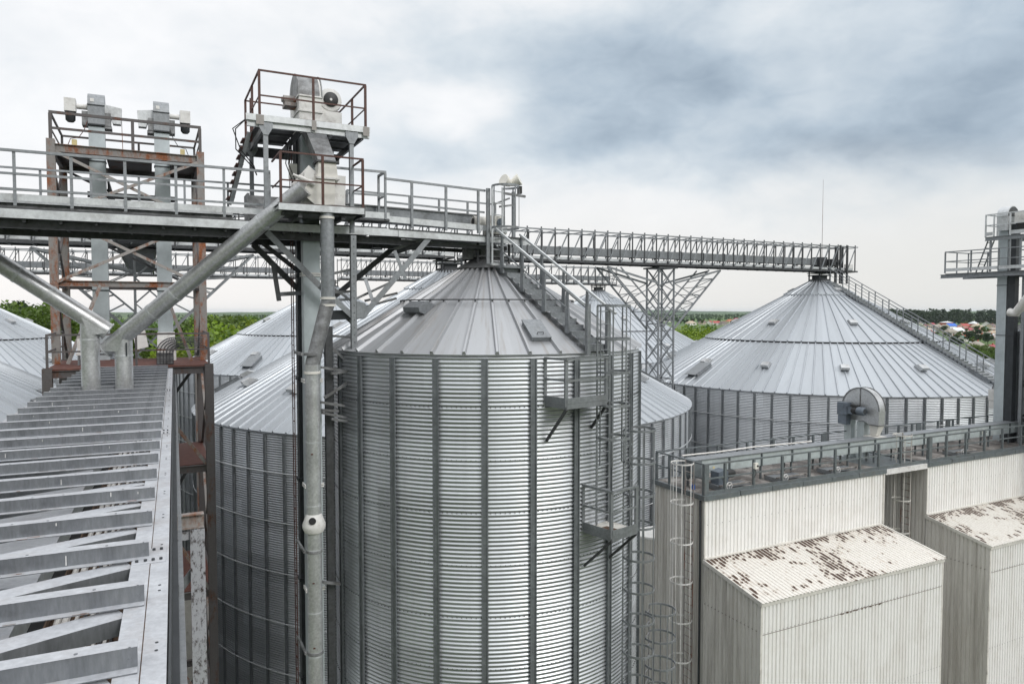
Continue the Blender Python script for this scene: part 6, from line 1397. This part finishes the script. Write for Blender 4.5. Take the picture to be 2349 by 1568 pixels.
def house(label, x, y, wpx, roof, wall, hip=False, storeys=1, turn=0., group=None):
    p = PZ(x, y, GROUND); w_ = wpx/FPX*p.y*.94; d = min(w_*.8, 10); h = 2.9*storeys if storeys > 1 else min(3.2, w_*.3); rh = min(w_*.28, 3.4) if storeys == 1 else 1.6
    o = T('house', label, 'house', p, group); a = AL+turn; X = V(math.cos(a), math.sin(a), 0); Y_ = V(-math.sin(a), math.cos(a), 0); c = Vector(p)
    b = MB(); b.box(c+V(0, 0, h/2), w_, d, h, X, Y_)
    if not hip:
        for sg in (-1, 1): b.prism([c+X*(sg*w_*.5)-Y_*d/2+V(0, 0, h), c+X*(sg*w_*.5)+Y_*d/2+V(0, 0, h), c+X*(sg*w_*.5)+V(0, 0, h+rh)], X*(-sg*.1))
    b.build('wall', WALL[wall], o); r = MB(); ov = .35
    e = V(0, 0, h-.05); ri = c+V(0, 0, h+rh); hx = w_/2+ov; ins = w_*.28 if hip else 0
    A, B_, C_, D_ = c-X*hx-Y_*(d/2+ov)+e, c+X*hx-Y_*(d/2+ov)+e, c+X*hx+Y_*(d/2+ov)+e, c-X*hx+Y_*(d/2+ov)+e; R1_, R2_ = ri-X*(hx-ins), ri+X*(hx-ins)
    th_ = V(0, 0, .14)
    for q in ((A, B_, R2_, R1_), (C_, D_, R1_, R2_)): r.hexa([*q, *[k+th_ for k in q]])
    if hip:
        for q in ((B_, C_, R2_), (D_, A, R1_)): r.prism(list(q), th_)
    rf = r.build('roof', ROOF[roof], o)
    MB().box(ri+X*w_*.2+V(0, 0, .35), .6, .6, 1.1, X, Y_).build('chimney', WALL['brick'] if wall != 'brick' else WALL['white'], rf)
    for st in range(storeys):
        for k in ((-.3, 0, .3) if w_ > 9 else (-.22, .22)): MB().box(c+X*(w_*k)-Y_*(d/2)+V(0, 0, st*2.9+h/storeys*.52), 1.1, .06, 1.2, X, Y_).build('window', 'window_glass', o)
    return o
def zx(x): return (2300+x/7.838)/1.0898
def zy(y): return (720+y/7.838)/1.0898
hs = [('two storey red brick house with a white hipped roof, biggest in the village', 515, 752, 255, 'white', 'brick', True, 2, .1), ('white house with the bright blue roof just below the brick one', 595, 792, 200, 'blue', 'white', False, 1, -.2),
      ('white gabled house with white metal roof below the blue roofed one', 690, 900, 265, 'white', 'white', False, 1, -.3), ('house under a long red roof right of the blue roofed one', 860, 792, 180, 'red', 'cream', False, 1, -.2), ('low house with a bright red roof above the white gabled one', 765, 832, 165, 'red', 'white', False, 1, .1),
      ('house with a crimson roof right of the white gabled one', 920, 872, 190, 'crimson', 'white', False, 1, -.1), ('house with a dark green roof near the elevator leg', 1270, 842, 150, 'green', 'white', False, 1, .1), ('long house with a dark brown roof near the elevator leg', 1400, 805, 230, 'brown', 'cream', False, 1, .15),
      ('tall white gabled house with a pale grey roof under the wood', 1290, 748, 250, 'grey', 'white', False, 1, .5), ('brick house with a white roof left of the tall white gable', 1045, 738, 175, 'white', 'brick', True, 1, .1), ('peach coloured house highest under the wood', 1415, 662, 150, 'tan', 'peach', True, 1, 0),
      ('house with a sandy roof in the middle of the village', 1105, 802, 210, 'tan', 'cream', True, 1, .1), ('small white gabled outbuilding standing alone on grass', 1040, 1090, 100, 'white', 'white', False, 1, 1.2), ('near house with a broad grey brown hipped roof below the outbuilding', 1100, 1215, 320, 'slate', 'grey', True, 1, .1),
      ('near house with a crimson roof beside the elevator leg', 1400, 1235, 230, 'crimson', 'white', False, 1, .1), ('house with a red roof at the left end, beside the stair rail', 110, 782, 120, 'red', 'white', False, 1, .1), ('house with a crimson roof left of the brick house', 235, 748, 120, 'crimson', 'cream', False, 1, 0), ('low dark roofed barn high against the wood', 755, 640, 125, 'grey', 'grey', False, 1, 0),
      ('red roofed house behind the elevator leg', 1990, 830, 200, 'orange', 'white', False, 1, 0)]
for lab, x, y, wz, rf, wl, hp_, st, tn in hs: house(lab, zx(x), zy(y), wz/7.838/1.0898, rf, wl, hp_, st, tn)
for x, y, wz in ((285, 800, 160), (400, 838, 200), (590, 922, 230), (520, 860, 170), (1335, 968, 210), (1435, 1030, 170), (950, 905, 130), (870, 955, 170), (1430, 858, 170), (470, 800, 150), (1180, 960, 120), (350, 770, 120), (640, 990, 120)):
    house('low house with a weathered grey brown roof in the distant village', zx(x), zy(y), wz/7.838/1.0898, 'slate', 'grey', True, 1, rng.uniform(-.3, .3), 'grey brown roofed village houses')
RC = ['slate', 'slate', 'tan', 'red', 'crimson', 'brown', 'grey', 'white', 'orange', 'green']
for k in range(46):
    zy_ = rng.uniform(668, 1060); zx_ = rng.uniform(-120, 1500); wz = rng.uniform(110, 150)*(.55+(zy_-640)/420.)
    if any(abs(zx_-h[1]) < (h[3]+wz)*.42 and abs(zy_-h[2]) < 40 for h in hs): continue
    rc = RC[int(rng.integers(len(RC)))]; wl = ['white', 'cream', 'grey', 'brick'][int(rng.choice(4, p=[.45, .3, .15, .1]))]
    house('small house with %s %s roof among the distant village houses' % ({'o': 'an'}.get(ADJ[rc][0], 'a'), ADJ[rc]), zx(zx_), zy(zy_), wz/7.838/1.0898, rc, wl, rng.random() < .4, 1, rng.uniform(-.6, .6), 'distant village houses with %s roofs' % ADJ[rc])
def lx(x): return (1640+x/4.193)/1.0898
def ly(y): return (540+y/4.193)/1.0898
for lab, x, y, wz, rf, wl, hp_, tn in (('pale house with a sandy hipped roof, left in the gap beside the lattice tower', 365, 1142, 105, 'tan', 'white', True, .1), ('house with a brown roof left of the white gabled pair', 490, 1135, 85, 'brown', 'cream', True, 0), ('white house with a red roof, left of the white pair', 562, 1137, 78, 'red', 'white', False, .6),
    ('white house with a red roof, right of the white pair', 630, 1140, 75, 'red', 'white', False, -.4), ('house with a brown roof against the big silo roof', 700, 1142, 75, 'brown', 'grey', True, 0), ('house with an orange tiled roof against the big silo roof', 770, 1118, 80, 'orange', 'cream', True, .1), ('house with a dark red roof highest against the big silo roof', 842, 1098, 70, 'crimson', 'cream', True, 0), ('sandy house seen through the lattice tower', 50, 1095, 110, 'tan', 'cream', True, .1), ('pale house seen behind the lattice tower lacing', 120, 1110, 70, 'white', 'white', False, .1)):
    house(lab, lx(x), ly(y), wz/4.193/1.0898, rf, wl, hp_, 1, tn)
for k in range(34):
    x = zx(rng.uniform(-150, 1750)); y = zy(rng.uniform(690, 1200)); p = PZ(x, y, GROUND); tp_ = p+V(0, 0, rng.uniform(3.5, 6)); o = tree('v', x, y, p.y, tp_.z-GROUND)
for zx_, zy_ in ((830, 735), (760, 730), (900, 740), (1090, 900), (1130, 980), (1000, 990), (880, 1010), (1180, 1060), (1240, 905), (1320, 900), (1260, 1050), (1100, 1060), (780, 1000), (700, 1040), (1090, 830), (1330, 1110), (470, 880), (960, 1060)):
    x, y = zx(zx_), zy(zy_); p = PZ(x, y, GROUND); tree('v', x, y, p.y, rng.uniform(5, 8))
for k in range(36):
    x = lx(rng.uniform(-60, 900)); y = ly(rng.uniform(1085, 1140)); p = PZ(x, y, GROUND); tree('v', x, y, p.y, rng.uniform(6, 10))
def wood(name, label, x0, x1, Y0, Y1, n, hm, mat, seed, q=70):
    r = np.random.default_rng(seed); allp = []
    for k in range(n):
        x = r.uniform(x0, x1); Y = r.uniform(Y0, Y1); b_ = P(x, 714, Y); h = hm*r.uniform(.75, 1.1); pts, _ = crown_pts(r, h, h*.36, q, 9, h*.085)
        pts[:, 2] = (pts[:, 2]-h*.3)*1.35 if False else pts[:, 2]; allp.append(pts+np.array([b_.x, b_.y, GROUND]))
        low, _ = crown_pts(r, h*.55, h*.36, q//2, 6, h*.09); allp.append(low+np.array([b_.x, b_.y, GROUND-h*.12]))
    a = np.concatenate(allp); o = tri_mesh(name, a, quads(len(a)//4), mat, None); tag(o, label, None, None, 'stuff')
wood('far_wood', 'dense dark wood closing the village on the right', 1990, 2620, 1190, 1420, 260, 25, 'leaf_dark', 11, 90)
wood('far_wood', 'thin belt of dark trees beyond the distant houses', 1180, 1990, 1700, 2300, 420, 15, 'leaf_dark', 12, 40)
wood('far_wood', 'hazy belt of trees beyond the fields on the left', -200, 1100, 1500, 2600, 420, 13, 'leaf_dark', 13, 40)
wood('far_wood', 'rough green trees in the middle distance on the left', -100, 760, 320, 900, 170, 12, 'leaf_green', 14, 80)
sp = P(425, 1300, 30); o = T('shed', 'low pale yellow shed between the rusty tower and the slatted gallery', 'shed', V(sp.x-1, 36, GROUND))
c = V(sp.x-2.3, 38, GROUND); MB().box(c+V(0, 0, 4), 3, 5, 8).build('wall', 'paint_cream', o); MB().box(c+V(0, 0, 8.1), 3.4, 5.4, .2).build('roof', 'zinc', o)
# ------------------------------------------------------------------ air
hz_ = bpy.data.materials.new('air'); hz_.use_nodes = True; n_ = hz_.node_tree; n_.nodes.clear(); vo = n_.nodes.new('ShaderNodeVolumePrincipled'); oo = n_.nodes.new('ShaderNodeOutputMaterial')
vo.inputs['Color'].default_value = (.80, .90, .97, 1); vo.inputs['Density'].default_value = 0.000038; vo.inputs['Anisotropy'].default_value = .2; n_.links.new(vo.outputs[0], oo.inputs['Volume']); MATS['air'] = hz_
HAZE = True
if HAZE:
    hb = MB().hexa([V(-14500, -14500, GROUND-1), V(14500, -14500, GROUND-1), V(14500, 14500, GROUND-1), V(-14500, 14500, GROUND-1), V(-14500, -14500, 30), V(14500, -14500, 30), V(14500, 14500, 30), V(-14500, 14500, 30)]).build('haze', 'air')
    tag(hb, 'thin blue air over the far fields', None, None, 'stuff')
